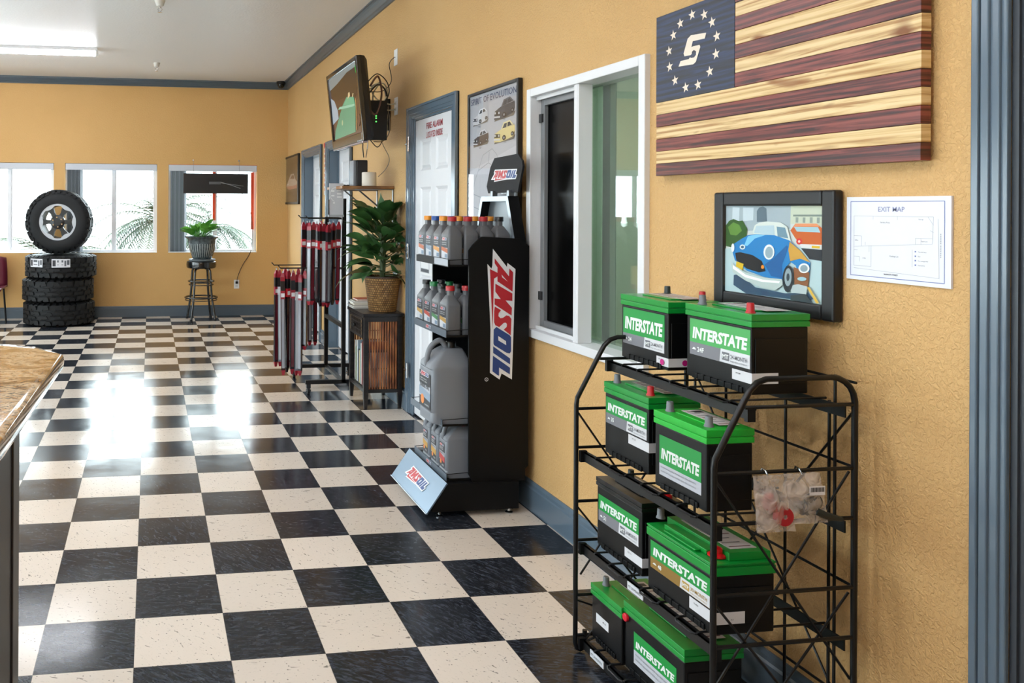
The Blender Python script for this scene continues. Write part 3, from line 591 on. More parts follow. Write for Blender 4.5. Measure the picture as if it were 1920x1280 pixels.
# ------------------------------------------------------------------ ceiling fixtures
TUBE = M('#f4f8ff', .5, emit=24.0)
def fixture(y, label, x=-3.58):
    t = thing('ceiling_light', label, 'ceiling light', (x, y, CEIL), group='long tube fixtures on the ceiling')
    g = G(); g.box(-1.22, 1.22, -.065, .065, -.03, 0, WHITE); g.box(1.2, 1.222, -.07, .07, -.075, 0, WHITE); g.box(-1.222, -1.2, -.07, .07, -.075, 0, WHITE); g.build('housing', t)
    g = G(); r = [[(x, .06 * math.cos(math.pi * k / 8), -.03 - .045 * math.sin(math.pi * k / 8)) for k in range(9)] for x in (-1.2, 1.2)]
    g.loft(r, TUBE, close=True); g.build('diffuser', t, smooth=40)
    return t
fixture(8.68, 'long white tube light on the ceiling nearest the back wall')
for y, x in ((5.6, -3.58), (2.3, -3.0), (.9, -2.6), (-.9, -2.6)): fixture(y, 'long white tube light on the ceiling, out of view nearer the camera', x)
def sprinkler(x, y, label):
    t = thing('fire_sprinkler', label, 'sprinkler', (x, y, CEIL), group='ceiling sprinklers')
    g = G(); g.lathe([(0, 0), (.042, 0), (.040, -.008), (.027, -.045), (.012, -.05), (0, -.05)], (0, 0, 0), M('#cfccc4', .4), 18, caps=False); g.build('escutcheon', t, smooth=35)
    g = G(); g.tube([(0, 0, -.045), (0, 0, -.058)], .011, CHROME, 10)
    for s in (-1, 1): g.tube([(0.009 * s, 0, -.055), (.017 * s, 0, -.07), (.004 * s, 0, -.088)], .0035, CHROME, 6)
    g.lathe([(0, -.09), (.019, -.09), (.019, -.093), (0, -.093)], (0, 0, 0), CHROME, 12, caps=False); g.build('head', t, smooth=35)
sprinkler(-1.745, 9.41, 'small white ceiling sprinkler near the back wall, above the stool')
sprinkler(-1.74, 6.55, 'small white ceiling sprinkler at the top edge of the photo')
t = thing('security_camera', 'black dome security camera in the back ceiling corner', 'camera', (-.12, 10.55, CEIL))
g = G(); g.lathe([(0, 0), (.06, 0), (.06, -.03), (.05, -.04), (0, -.04)], (0, 0, 0), BLACK, 24, caps=False); g.build('base', t, smooth=35)
g = G(); g.lathe([(.048, -.038), (.046, -.06), (.034, -.078), (.015, -.088), (0, -.09)], (0, 0, 0), M('#08080a', .1), 20, caps=False); g.build('dome', t, smooth=60)
def put(g, name, par, **kw):
    return g.build(name, par, loc=tuple(-c for c in par.location), **kw)
# ------------------------------------------------------------------ wooden flag on the right wall
FX = -.04
t = thing('wooden_flag', 'large wooden flag with red and natural stripes and blue star canton on the yellow wall', 'flag', (-.02, 2.16, 1.55))
redw = [wood('red_stained_wood', '#2c0f10', '#58231f', '#7d3a30', (2.5, 1.8, 60), 2.2, None, .33, 3), wood('red_stained_wood_b', '#351313', '#6b2c26', '#854238', (2.5, 2.0, 48), 2.6, None, .33, 9)]
palew = [wood('natural_pine_wood', '#a67a42', '#cfae76', '#dcc08c', (2.2, 1.5, 52), 2.0, '#8a5522', .38, 5), wood('natural_pine_wood_b', '#a67a46', '#d2b37e', '#dfc492', (2.5, 1.8, 44), 2.2, '#7d4a1c', .38, 14)]
sh = .559 / 13; LY = (2.66, 1.66)
for k in range(13):
    g = G(); z = 1.55 + k * sh
    y1 = 2.66 if k < 6 else 2.27
    g.box(FX + (.001 if k % 2 else 0), -.012, LY[1], y1, z + .0004, z + sh - .0004, redw[(k // 2) % 2] if k % 2 == 0 else palew[(k // 2) % 2])
    put(g, 'stripe', t, bevel=.0012)
g = G(); nav = wood('navy_stained_wood', '#0c1220', '#14213a', '#1d3154', (2.5, 2.5, 45), 2.0, None, .4, 21)
cz0 = 1.55 + 6 * sh; g.box(FX - .001, -.012, 2.27, 2.66, cz0, 2.109, nav); can = put(g, 'canton', t, bevel=.001)
cream = M('#e6d9c8', .55)
for u, v in STARS:
    g = G(); pts = []
    for k in range(10):
        r = .0185 if k % 2 == 0 else .0075; a = math.pi / 2 + k * math.pi / 5 + .12
        pts.append((r * math.cos(a), r * math.sin(a)))
    g.face([(FX - .002, 2.66 - .39 * u - p[0], cz0 + .301 * v + p[1]) for p in pts], cream); put(g, 'star', t)
g = G(); g.face([(FX - .0022, 2.66 - .39 * u, cz0 + .301 * v) for u, v in S_MARK], cream); put(g, 'emblem', t)
g = G(); g.box(-.012, -.001, 1.72, 2.60, 1.60, 2.06, M('#3b2415', .7)); put(g, 'backing', t)

# ------------------------------------------------------------------ framed car picture
def picture(name, label, y0, y1, z0, z1, fw, x, artl, framem, back=M('#e0e4e4', .5), gloss=True, cat='picture', depth=.03):
    """y0 far (left as seen), y1 near"""
    t = thing(name, label, cat, (x / 2, (y0 + y1) / 2, z0))
    g = G()
    for a, b, c, d in ((y1, y1 + fw, z0, z1), (y0 - fw, y0, z0, z1), (y1 + fw, y0 - fw, z0, z0 + fw), (y1 + fw, y0 - fw, z1 - fw, z1)):
        g.box(x, x + depth, a, b, c, d, framem)
    put(g, 'frame', t, bevel=min(.006, fw * .25))
    g = G(); X = x + .012
    g.box(X, X + .01, y1 + fw * .8, y0 - fw * .8, z0 + fw * .8, z1 - fw * .8, back)
    o = (X, y0 - fw, z0 + fw); U = (0, -(y0 - y1 - 2 * fw), 0); V = (0, 0, z1 - z0 - 2 * fw)
    if callable(artl): artl(g, o, U, V)
    else: g.art(artl, o, U, V, .00018, lambda c: M(c, .5, spec=.2))
    put(g, 'print', t)
    if gloss:
        g = G(); g.box(X - .0095, X - .0085, y1 + fw * .9, y0 - fw * .9, z0 + fw * .9, z1 - fw * .9, GLAZE); put(g, 'glazing', t)
    return t
picture('framed_picture', 'framed photo of an old blue car in a wide black frame under the wooden flag', 2.372, 1.910, 1.138, 1.487, .042, -.032, CAR_ART, M('#0d0e11', .45))
g = None
def far_art(g, o, U, V): g.art(PIC_ART, o, U, V, .0004, lambda c: M(c, .5, spec=.2))
picture('framed_picture', 'small dark framed car print on the wall near the back corner', 10.77, 9.79, 1.465, 2.09, .03, -.03, far_art, M('#17120f', .4))

# exit map
t = thing('exit_map', 'white EXIT MAP sheet with a blue border beside the black framed car photo', 'sign', (-.003, 1.755, 1.258))
g = G(); y0, y1, z0, z1 = 1.897, 1.616, 1.256, 1.468; X = -.006
paper = M('#dcdee6', .35); g.box(X, -.0005, y1, y0, z0, z1, paper)
bl = M('#5a6ba8', .5); gr = M('#a4a8b0', .5); dk = M('#4c5058', .5)
def ln(g, u0, v0, u1, v1, m, th=.0011):
    a = Vector((X - .0004, y0 - (y0 - y1) * u0, z0 + (z1 - z0) * v0)); b = Vector((X - .0004, y0 - (y0 - y1) * u1, z0 + (z1 - z0) * v1))
    d = (b - a).normalized(); n = Vector((1, 0, 0)).cross(d) * th / 2
    g.face([a - n, b - n, b + n, a + n], m)
for a in ((.045, .05, .945, .05), (.045, .945, .945, .945), (.045, .05, .045, .945), (.945, .05, .945, .945)): ln(g, *a, bl, .0016)
for a in ((.08, .77, .85, .77), (.08, .40, .84, .47), (.08, .77, .08, .17), (.85, .77, .84, .47), (.08, .17, .26, .17), (.26, .17, .26, .42), (.08, .53, .16, .53), (.16, .53, .16, .41), (.28, .77, .28, .73), (.52, .77, .52, .73),
          (.20, .42, .20, .46), (.24, .42, .24, .34), (.69, .46, .69, .53), (.74, .46, .74, .53), (.69, .53, .84, .53), (.80, .77, .85, .68), (.82, .62, .85, .60), (.08, .14, .90, .10), (.89, .75, .90, .10), (.66, .40, .66, .20),
          (.08, .36, .12, .36), (.08, .28, .14, .28), (.14, .28, .14, .22)): ln(g, *a, gr, .0008)
def tx(s, u, v, h, m, al='c', b=0.0): g.text(s, (X, y0 - (y0 - y1) * u, z0 + (z1 - z0) * v), YN, ZU, h, m, align=al, bold=b, off=.0006)
tx('EXIT MAP', .46, .825, .0125, M('#8b8fb4', .5), b=.008); tx('Service Area', .40, .69, .0038, dk); tx('Parking Lot', .49, .30, .0038, dk); tx('MARKET STREET', .46, .085, .0038, dk, b=.02)
tx('Lobby', .19, .26, .003, dk); tx('Office', .11, .47, .003, dk); tx('Restroom', .77, .49, .003, dk); tx('Storage', .74, .735, .003, dk)
for k, s in enumerate(('You are here', 'Exit', 'Fire extinguisher', 'First aid kit')):
    tx(s, .715, .37 - k * .05, .0028, dk, 'l'); g.box(X - .0005, X, y0 - (y0 - y1) * .695, y0 - (y0 - y1) * .683, z0 + (z1 - z0) * (.37 - k * .05), z0 + (z1 - z0) * (.385 - k * .05), bl)
for k in range(13):
    zz = z0 + .120 - k * .0042 + (.002 if k < 6 else 0); g.face([(X - .0006, y0 - (y0 - y1) * .908, zz), (X - .0006, y0 - (y0 - y1) * .918, zz), (X - .0006, y0 - (y0 - y1) * .918, zz + .0028), (X - .0006, y0 - (y0 - y1) * .908, zz + .0028)], gr)
put(g, 'sheet', t)

# spirit of evolution poster
def evo(g, o, U, V):
    o, U, V = Vector(o), Vector(U), Vector(V); N = Vector((-1, 0, 0))
    P = lambda u, v: o + U * u + V * v
    g.face([P(a_, b_) + N * .0006 for a_, b_ in ((0, 0), (1, 0), (1, 1), (0, 1))], M('#a9abb2', .4)); o = o + N * .0008; e = .0008
    g.art([('#b9bac0', [(0, 0), (1, 0), (1, .66), (0, .54)])], o, U, V, .0003)
    g.text('SPIRIT OF EVOLUTION', P(.03, .945) + N * e, U, V, .036, M('#2c3658', .5, spec=.2), w=.94 * U.length)
    def car(cu, cv, w, body, roof, low):
        q = lambda l: [(cu + a * w, cv + b * w * .43) for a, b in l]
        g.art([('#6a6660', q([(-.5, -.36), (.45, -.30), (.55, -.16), (-.42, -.26)])),
               (body, q([(-.5, -.30), (-.46, -.02), (-.2, .08), (.1, .12), (.5, .16), (.52, -.05), (.45, -.2), (.1, -.28), (-.2, -.32)])),
               (roof, q([(-.15, .08), (-.02, .30), (.28, .34), (.46, .17), (.1, .12)])),
               ('#3a3f48', q([(-.08, .11), (.02, .26), (.14, .27), (.12, .13)])), ('#3a3f48', q([(.17, .14), (.18, .27), (.27, .29), (.38, .17)])),
               (low, q([(-.48, -.16), (-.18, -.18), (-.18, -.06), (-.46, -.02)])),
               ('#c9c9c9', q([(-.46, -.12), (-.40, -.12), (-.40, -.05), (-.46, -.05)])), ('#c9c9c9', q([(-.27, -.14), (-.21, -.14), (-.21, -.07), (-.27, -.07)])),
               ('#c4c4c6', q([(-.5, -.24), (-.18, -.27), (-.18, -.22), (-.5, -.19)])),
               ('#1e1e22', q([(x, y - .20) for x, y in TOUR(12, .085, (0.02, 0))])), ('#8d8f94', q([(x, y - .20) for x, y in TOUR(10, .04, (0.02, 0))])),
               ('#1e1e22', q([(x, y - .12) for x, y in TOUR(12, .07, (0.42, 0))])), ('#8d8f94', q([(x, y - .12) for x, y in TOUR(10, .035, (0.42, 0))]))], o + N * e, U, V, .0003, lambda c: M(c, .5, spec=.2))
    car(.24, .865, .33, '#c4c5c9', '#dddee2', '#3c3f49'); car(.74, .875, .40, '#43454c', '#5d6068', '#22242a')
    car(.25, .735, .33, '#4a3f3c', '#c9cad0', '#2a2526'); car(.74, .745, .40, '#d3c28a', '#dccf9f', '#57503c')
    for s, u, v in (('1965', .22, .80), ('1968', .74, .81), ('1969', .24, .67), ('1970', .76, .68)): g.text(s, P(u, v) + N * e, U, V, .012, M('#55585f', .5), align='c')
    gl = '#8d9098'
    pts = [[(.05, .22), (.12, .34), (.2, .40), (.42, .44), (.62, .40), (.72, .32), (.9, .30), (.97, .24), (.98, .12)], [(.2, .40), (.3, .49), (.5, .52), (.6, .48), (.64, .40)], [(.42, .44), (.44, .505)],
           [(.05, .22), (.05, .12), (.4, .06), (.98, .12)], [(.08, .26), (.4, .22), (.66, .27)], [(.10, .18), (.34, .15), (.34, .09)], [(.60, .08), (.62, .18), (.70, .22), (.78, .19), (.80, .10)]]
    for l in pts:
        for (a, b), (c, d) in zip(l, l[1:]):
            n = Vector((0, -(d - b), (c - a))).normalized() * .0025 if True else 0
            A, B = P(a, b + .14) + N * e, P(c, d + .14) + N * e; n = (B - A).cross(N).normalized() * .0022
            g.face([A - n, A + n, B + n, B - n], M(gl, .5))
picture('framed_poster', 'tall SPIRIT OF EVOLUTION car poster, black framed, left of the lobby window', 4.43, 3.785, 1.13, 2.075, .018, -.028, evo, M('#101113', .35), gloss=True, cat='poster', depth=.027)

# ------------------------------------------------------------------ television, cables, outlets, shelf
t = thing('television', 'wall-mounted flat screen TV tilted down, showing a brown and green picture', 'television', (-.45, 5.667, 2.152))
H2, W2 = .281, .455; tl = .103; n_ = Vector((-math.cos(tl), 0, -math.sin(tl))); v_ = Vector((-math.sin(tl), 0, math.cos(tl)))
def tp(a, b, d): # along near(+) , up, toward viewer
    return Vector((-.452, 5.667, 2.152)) + Vector((0, -1, 0)) * a + v_ * b + n_ * d
def tbox(g, a0, a1, b0, b1, d0, d1, m):
    v = [tp(a, b, d) for d in (d0, d1) for b in (b0, b1) for a in (a0, a1)]
    g.mesh(v, [(0, 2, 3, 1), (4, 5, 7, 6), (0, 1, 5, 4), (2, 6, 7, 3), (0, 4, 6, 2), (1, 3, 7, 5)], m)
g = G(); pb = M('#0b0b0d', .15, coat=.5)
for a in ((-W2, -W2 + .035, -H2, H2), (W2 - .035, W2, -H2, H2), (-W2 + .035, W2 - .035, -H2, -H2 + .06), (-W2 + .035, W2 - .035, H2 - .035, H2)): tbox(g, *a, -.03, 0, pb)
tbox(g, -W2 + .03, W2 - .03, -H2 + .05, H2 - .03, -.03, -.012, pb); put(g, 'bezel', t, bevel=.004)
g = G(); rr = []
for d, k in ((-.028, 1.0), (-.06, .98), (-.085, .90), (-.10, .78)):
    rr.append([tp(W2 * k * x, H2 * k * y, d) for x, y in ((-1, -1), (-.0, -1), (1, -1), (1, 1), (0, 1), (-1, 1))])
g.loft(rr, M('#0a0a0b', .45)); put(g, 'back_shell', t)
scrm = {}
def sm(c):
    if c not in scrm:
        scrm[c] = M(c, .2, emit=.10, spec=.4)
    return scrm[c]
g = G(); g.art(TV_ART, tp(-W2 + .035, -H2 + .06, -.0115), (tp(W2 - .035, 0, 0) - tp(-W2 + .035, 0, 0)), (tp(0, H2 - .035, 0) - tp(0, -H2 + .06, 0)), .0003, sm); put(g, 'screen', t)
g = G(); tbox(g, -W2 + .03, W2 - .02, -H2 - .014, -H2, -.035, .004, M('#b9b4c6', .12, .8)); put(g, 'lower_chrome_strip', t, bevel=.004)
g = G()
g.text('----', tp(0, -H2 + .03, .001), (0, -1, 0), v_, .008, M('#9a9a9e', .4), align='c'); 
put(g, 'maker_lettering', t)
for k in range(4):
    g = G(); tbox(g, .30 + k * .03, .312 + k * .03, -H2 + .004, -H2 + .010, .0, .002, M('#d5d8dc', .3)); put(g, 'button', t)
g = G(); g.box(-.02, -.001, 6.02, 6.14, 2.02, 2.26, SATIN); g.tube([(-.02, 6.08, 2.16), (-.14, 5.92, 2.15), (-.30, 5.72, 2.15), (-.36, 5.667, 2.15)], .016, SATIN, 8); g.tube([(-.02, 6.08, 2.08), (-.14, 5.92, 2.07), (-.30, 5.72, 2.09), (-.36, 5.67, 2.10)], .012, SATIN, 8)
g.box(-.37, -.35, 5.55, 5.79, 2.05, 2.25, SATIN); put(g, 'wall_bracket', t)
def plate(name, label, y, z0, z1, holes):
    t = thing(name, label, 'outlet', (-.003, y, z0)); g = G(); g.box(-.007, -.0005, y - .038, y + .038, z0, z1, WHITE); put(g, 'cover_plate', t, bevel=.002)
    g = G(); zc = (z0 + z1) / 2
    if holes == 'coax': g.tube([(-.007, y, zc), (-.016, y, zc)], .005, CHROME, 8)
    else:
        for dz in (-.022, .022): g.box(-.0085, -.0068, y - .016, y + .016, zc + dz - .013, zc + dz + .013, M('#cfd0d0', .4))
    put(g, 'socket', t)
plate('cable_outlet', 'white cable outlet plate above and right of the television', 5.876, 2.49, 2.61, 'coax')
plate('power_outlet', 'white power outlet plate beside the television bracket', 5.862, 2.12, 2.25, 'p')
WIRE = M('#121214', .45); CW = M('#c9c3ac', .5)
def bez(p, n=10):
    """smooth path through the points"""
    P = [Vector(q) for q in p]; out = []
    for i in range(len(P) - 1):
        a = P[max(i - 1, 0)]; b = P[i]; c = P[i + 1]; d = P[min(i + 2, len(P) - 1)]
        for k in range(n):
            s = k / n; out.append(.5 * ((2 * b) + (c - a) * s + (2 * a - 5 * b + 4 * c - d) * s * s + (-a + 3 * b - 3 * c + d) * s ** 3))
    out.append(P[-1]); return out
def cable(name, label, pts, r, m, group=None, cat='cable'):
    t = thing(name, label, cat, tuple(pts[0]), group=group); g = G(); g.tube(bez(pts), r, m, 7); put(g, 'cord', t, smooth=60)
    return t
cable('coaxial_cable', 'thin black cable running down from the upper wall plate behind the television', [(-.016, 5.876, 2.55), (-.05, 5.89, 2.50), (-.03, 5.90, 2.38), (-.10, 5.86, 2.30), (-.2, 5.8, 2.28), (-.33, 5.7, 2.3)], .003, WIRE)
cable('electric_cable', 'cream power cord looping from the outlet beside the television, upper of two', [(-.01, 5.862, 2.205), (-.06, 5.87, 2.20), (-.16, 5.86, 2.24), (-.20, 5.84, 2.32), (-.12, 5.80, 2.34), (-.08, 5.84, 2.26), (-.18, 5.80, 2.13), (-.28, 5.75, 2.08), (-.34, 5.7, 2.14)], .0055, CW)
cable('electric_cable', 'cream power cord looping from the outlet beside the television, lower of two', [(-.01, 5.862, 2.162), (-.07, 5.87, 2.155), (-.17, 5.85, 2.18), (-.19, 5.82, 2.27), (-.13, 5.83, 2.36), (-.22, 5.76, 2.30), (-.34, 5.7, 2.25)], .0055, CW)
for k, (p, m, r, lb) in enumerate((
    ([(-.33, 5.45, 2.30), (-.25, 5.5, 2.36), (-.12, 5.7, 2.33), (-.10, 5.75, 2.24), (-.25, 5.6, 2.1), (-.33, 5.5, 2.0)], WIRE, .004, 'black cable bundle looping out behind the middle of the television'),
    ([(-.33, 5.4, 2.26), (-.27, 5.42, 2.33), (-.22, 5.5, 2.22), (-.26, 5.5, 2.08), (-.33, 5.45, 2.12)], M('#6b4a3c', .5), .007, 'brown cable loop just behind the television edge'),
    ([(-.30, 5.5, 1.90), (-.22, 5.6, 1.86), (-.14, 5.75, 1.93), (-.13, 5.8, 2.05), (-.2, 5.7, 2.2)], WIRE, .0035, 'black cable hanging in a loop under the television bracket'),
    ([(-.14, 5.86, 1.66), (-.07, 5.9, 1.72), (-.05, 5.88, 1.80), (-.12, 5.84, 1.93), (-.10, 5.8, 2.08), (-.20, 5.75, 2.15)], M('#8b8174', .5), .0028, 'thin grey cable from the shelf box up to the television'),
    ([(-.25, 5.86, 1.80), (-.26, 5.85, 1.88), (-.28, 5.75, 1.95), (-.33, 5.6, 2.02)], WIRE, .004, 'black cable rising from the grey box to the television'),
    ([(-.23, 5.87, 1.80), (-.22, 5.86, 1.90), (-.25, 5.75, 2.0), (-.33, 5.6, 2.08)], CHROME, .004, 'silver cable rising from the grey box to the television'))):
    cable('video_cable', lb, p, r, m)
cable('video_cable', 'black cable wound in a wide loop above the small black box', [(-.33, 5.5, 2.20), (-.22, 5.6, 2.30), (-.10, 5.8, 2.28), (-.07, 5.88, 2.18), (-.12, 5.8, 2.05), (-.22, 5.65, 1.98), (-.33, 5.5, 1.96)], .006, WIRE)
cable('video_cable', 'grey cable hanging in a long arc below the outlet plates', [(-.10, 5.84, 2.30), (-.05, 5.9, 2.15), (-.05, 5.88, 2.0), (-.12, 5.8, 1.92), (-.24, 5.62, 1.90)], .004, M('#8b8174', .5))
t = thing('cable_box', 'black box with small green lights tucked behind the television', 'electronics', (-.26, 5.62, 2.04)); g = G()
g.box(-.31, -.15, 5.60, 5.66, 1.91, 2.19, BLACK); put(g, 'case', t, bevel=.004)
g = G()
for z in (2.09, 2.075, 2.06, 2.035): g.box(-.235, -.227, 5.597, 5.60, z, z + .008, M('#53e05a', .4, emit=2.0))
put(g, 'indicator_lights', t)
# shelf
t = thing('wall_shelf', 'small wooden wall shelf on steel brackets below the television', 'shelf', (-.2, 6.05, 1.57))
g = G(); g.box(-.402, -.003, 5.90, 6.42, 1.570, 1.592, wood('shelf_board_wood', '#6b4a2c', '#94683e', '#a87c4e', (3, 14, 3), 1.0, rough=.4)); put(g, 'board', t, bevel=.003)
for y in (5.93, 6.36):
    g = G(); g.box(-.008, -.001, y - .01, y + .01, 1.30, 1.57, STEEL); g.box(-.30, -.002, y - .01, y + .01, 1.563, 1.5695, STEEL); g.tube([(-.005, y, 1.34), (-.12, y, 1.44), (-.27, y, 1.562)], .006, STEEL, 6); put(g, 'bracket', t)
t = thing('modem', 'upright grey box with black back standing on the wall shelf', 'electronics', (-.22, 5.97, 1.592))
g = G(); g.box(-.285, -.262, 5.93, 6.05, 1.5925, 1.79, M('#777b83', .4)); put(g, 'front_panel', t, bevel=.004)
g = G(); g.box(-.262, -.172, 5.93, 6.05, 1.5925, 1.792, M('#2a2b2e', .45)); put(g, 'case', t, bevel=.008)
t = thing('candle', 'cream cylindrical candle on the wall shelf in front of the grey box', 'candle', (-.2, 5.93, 1.592))
g = G(); g.lathe([(0, 0), (.052, 0), (.054, .003), (.054, .098), (.051, .102), (.046, .098), (0, .096)], (-.203, 5.955, 1.5925), M('#d6cdbf', .5), 28, caps=False)
# keep the candle clear of the box
g2 = G(); g2.v = [(x + .012, y - .03 + .0, z) for x, y, z in g.v]; g2.f = g.f; g2.fm = g.fm; g2.mats = g.mats
bpy.data.objects['modem'].location = (-.22, 6.07, 1.592)
put(g2, 'wax', t, smooth=40)
g = G(); g.tube([(-.191, 5.925, 1.688), (-.191, 5.926, 1.70)], .0015, BLACK, 5); put(g, 'wick', t)
t = thing('remote_control', 'small flat black device at the left end of the wall shelf', 'electronics', (-.34, 6.3, 1.592)); g = G(); g.box(-.395, -.22, 6.18, 6.26, 1.5925, 1.606, BLACK); put(g, 'case', t, bevel=.004)
for k in range(5):
    g = G(); g.cbox((-.36 + k * .026, 6.22, 1.607), (.01, .02, .003), M('#3d3e42', .5)); put(g, 'button', t)

# strip banner with heart on the wall between the far doors
t = thing('growth_strip', 'narrow white and red paper strip with a red heart between the two far doors', 'decoration', (-.003, 8.36, 1.55))
g = G(); g.box(-.004, -.0005, 8.335, 8.385, 1.56, 2.09, M('#d8d3cf', .5))
for k in range(9): g.box(-.0048, -.0041, 8.345, 8.375, 1.60 + k * .05, 1.63 + k * .05, M('#c4584a' if k % 2 else '#d98f82', .5))
put(g, 'paper', t)
g = G(); hp = [(0, -.035), (.032, 0), (.035, .015), (.022, .028), (.008, .025), (0, .015), (-.008, .025), (-.022, .028), (-.035, .015), (-.032, 0)]
g.prism(hp, (-.0075, 8.36, 2.075), YN, ZU, (.0025, 0, 0), M('#c4272e', .45)); put(g, 'heart', t)

# paper notice on the fire alarm door
t = thing('paper_notice', 'white paper notice with a grey form taped to the fire alarm door', 'notice', (0, 5.0, 1.0))
g = G(); X = .0055; yq = lambda y0, y1, z0, z1, dx, m: g.face([(X - dx, y0, z0), (X - dx, y1, z0), (X - dx, y1, z1), (X - dx, y0, z1)], m)
g.box(X - .0015, X, 4.93, 5.325, .985, 1.165, M('#dfe0e2', .5)); yq(5.315, 5.14, 1.0, 1.155, .002, M('#a9acb1', .5))
yq(5.305, 5.15, 1.028, 1.138, .0023, M('#e3e4e6', .5)); yq(5.305, 5.15, 1.004, 1.024, .0023, M('#55585e', .5)); yq(5.27, 5.19, 1.09, 1.093, .0026, M('#8a8d92', .5))
for k in range(6): g.text(('EMPLOYEES', 'MUST BE', 'LISTED', 'ON THIS', 'SHEET', 'POSTED')[k], (X - .0018, 5.115, 1.145 - k * .014), YN, ZU, .008, M('#55585e', .5), w=.09)
put(g, 'sheet', t)

# ------------------------------------------------------------------ battery rack
RK = M('#08090b', .38, spec=.4)
t = rack = thing('battery_rack', 'black wire four-shelf rack holding green and black car batteries against the yellow wall', 'rack', (-.245, 2.145, 0))
for y in (1.82, 2.47):
    g = G(); r = .0075
    arc1 = [(-.441, y, .80), (-.438, y, .822), (-.36, y, .965), (-.345, y, .99), (-.325, y, 1.008), (-.30, y, 1.016)]
    path = [(-.408, y, .07), (-.408, y, .03), (-.414, y, .013), (-.4245, y, .0085), (-.435, y, .013), (-.441, y, .03)] + arc1 + [(-.12, y, 1.016)]
    path += [(-.12 + .066 * math.sin(a), y, .95 + .066 * math.cos(a)) for a in (.3, .6, .9, 1.2, 1.5)] + [(-.054, y, .93), (-.054, y, .03), (-.060, y, .013), (-.0705, y, .0085), (-.081, y, .013), (-.087, y, .03), (-.087, y, .07)]
    g.tube(path, r, RK, 8)
    for z in (.787, .662, .488, .362, .185, .055): g.tube([(-.441, y, z), (-.054, y, z)], .0052, RK, 6)
    g.tube([(-.36, y, .947), (-.054, y, .947)], .0052, RK, 6)
    s = 1 if y < 2 else -1
    for zt in (.775, .47) if y < 2 else (.775, .47, .17):
        zb = zt - .52 if zt > .3 else .03
        if zb < .02: zb = .02
        g.tube([(-.437, y + .005 * s, zt), (-.06, y + .005 * s, max(zb, .02))], .0033, RK, 6); g.tube([(-.06, y + .010 * s, zt), (-.43, y + .010 * s, max(zb, .02))], .0033, RK, 6)
    put(g, 'end_frame', t, smooth=50)
g = G()
for z in (1.0, .787, .486, .19): g.tube([(-.05, 1.82, z), (-.05, 2.47, z)], .0038, RK, 6)
for y in (1.875, 1.893, 2.04, 2.277, 2.42): g.tube([(-.058, y, .03), (-.058, y, .94 if y != 1.875 else 1.01)], .0042, RK, 6)
for a, b in (((1.83, .93), (2.46, .10)), ((2.46, .93), (1.83, .10))): g.tube([(-.044, a[0], a[1]), (-.044, b[0], b[1])], .0033, RK, 6)
put(g, 'back_grid', t, smooth=50)
SH = [(.945, -.352), (.655, -.441), (.358, -.441), (.052, -.441)]
for k, (z, xf) in enumerate(SH):
    g = G(); xf += .018
    g.box(xf, xf + .004, 1.828, 2.462, z - .034, z - .004, RK); g.box(xf, xf + .014, 1.828, 2.462, z - .008, z - .004, RK)
    g.box(-.074, -.070, 1.828, 2.462, z - .034, z - .004, RK)
    for y in (1.90, 1.98, 2.06, 2.14, 2.22, 2.30, 2.38):
        g.tube([(xf - .006, y, z - .004), (xf + .002, y, z), (-.062, y, z)], .0032, RK, 6)
    for y in (1.90, 2.06, 2.22):
        g.tube([(xf - .006, y, z - .004), (xf - .012, y + .012, z - .006), (xf - .012, y + .068, z - .006), (xf - .006, y + .08, z - .004)], .0032, RK, 6)
    for y in (1.832, 2.458): g.box(xf - .012, xf + .01, y - .006, y + .006, z - .036, z + .0, RK)
    s = put(g, 'shelf', t)
    if k == 3 or k == 2:
        g = G(); y1 = 2.33 if k == 3 else 2.13; w = M('#cfd2d8', .4); g.box(xf - .0035, xf - .0005, y1, y1 + .075, z - .030, z - .008, w); g.text('MT 24-MONTH', (xf - .0037, y1 + .07, z - .023), YN, ZU, .008, BLACK, w=.062, off=.0003)
        g.build('price_label', s)
IW = M('#e2e6e4', .4)
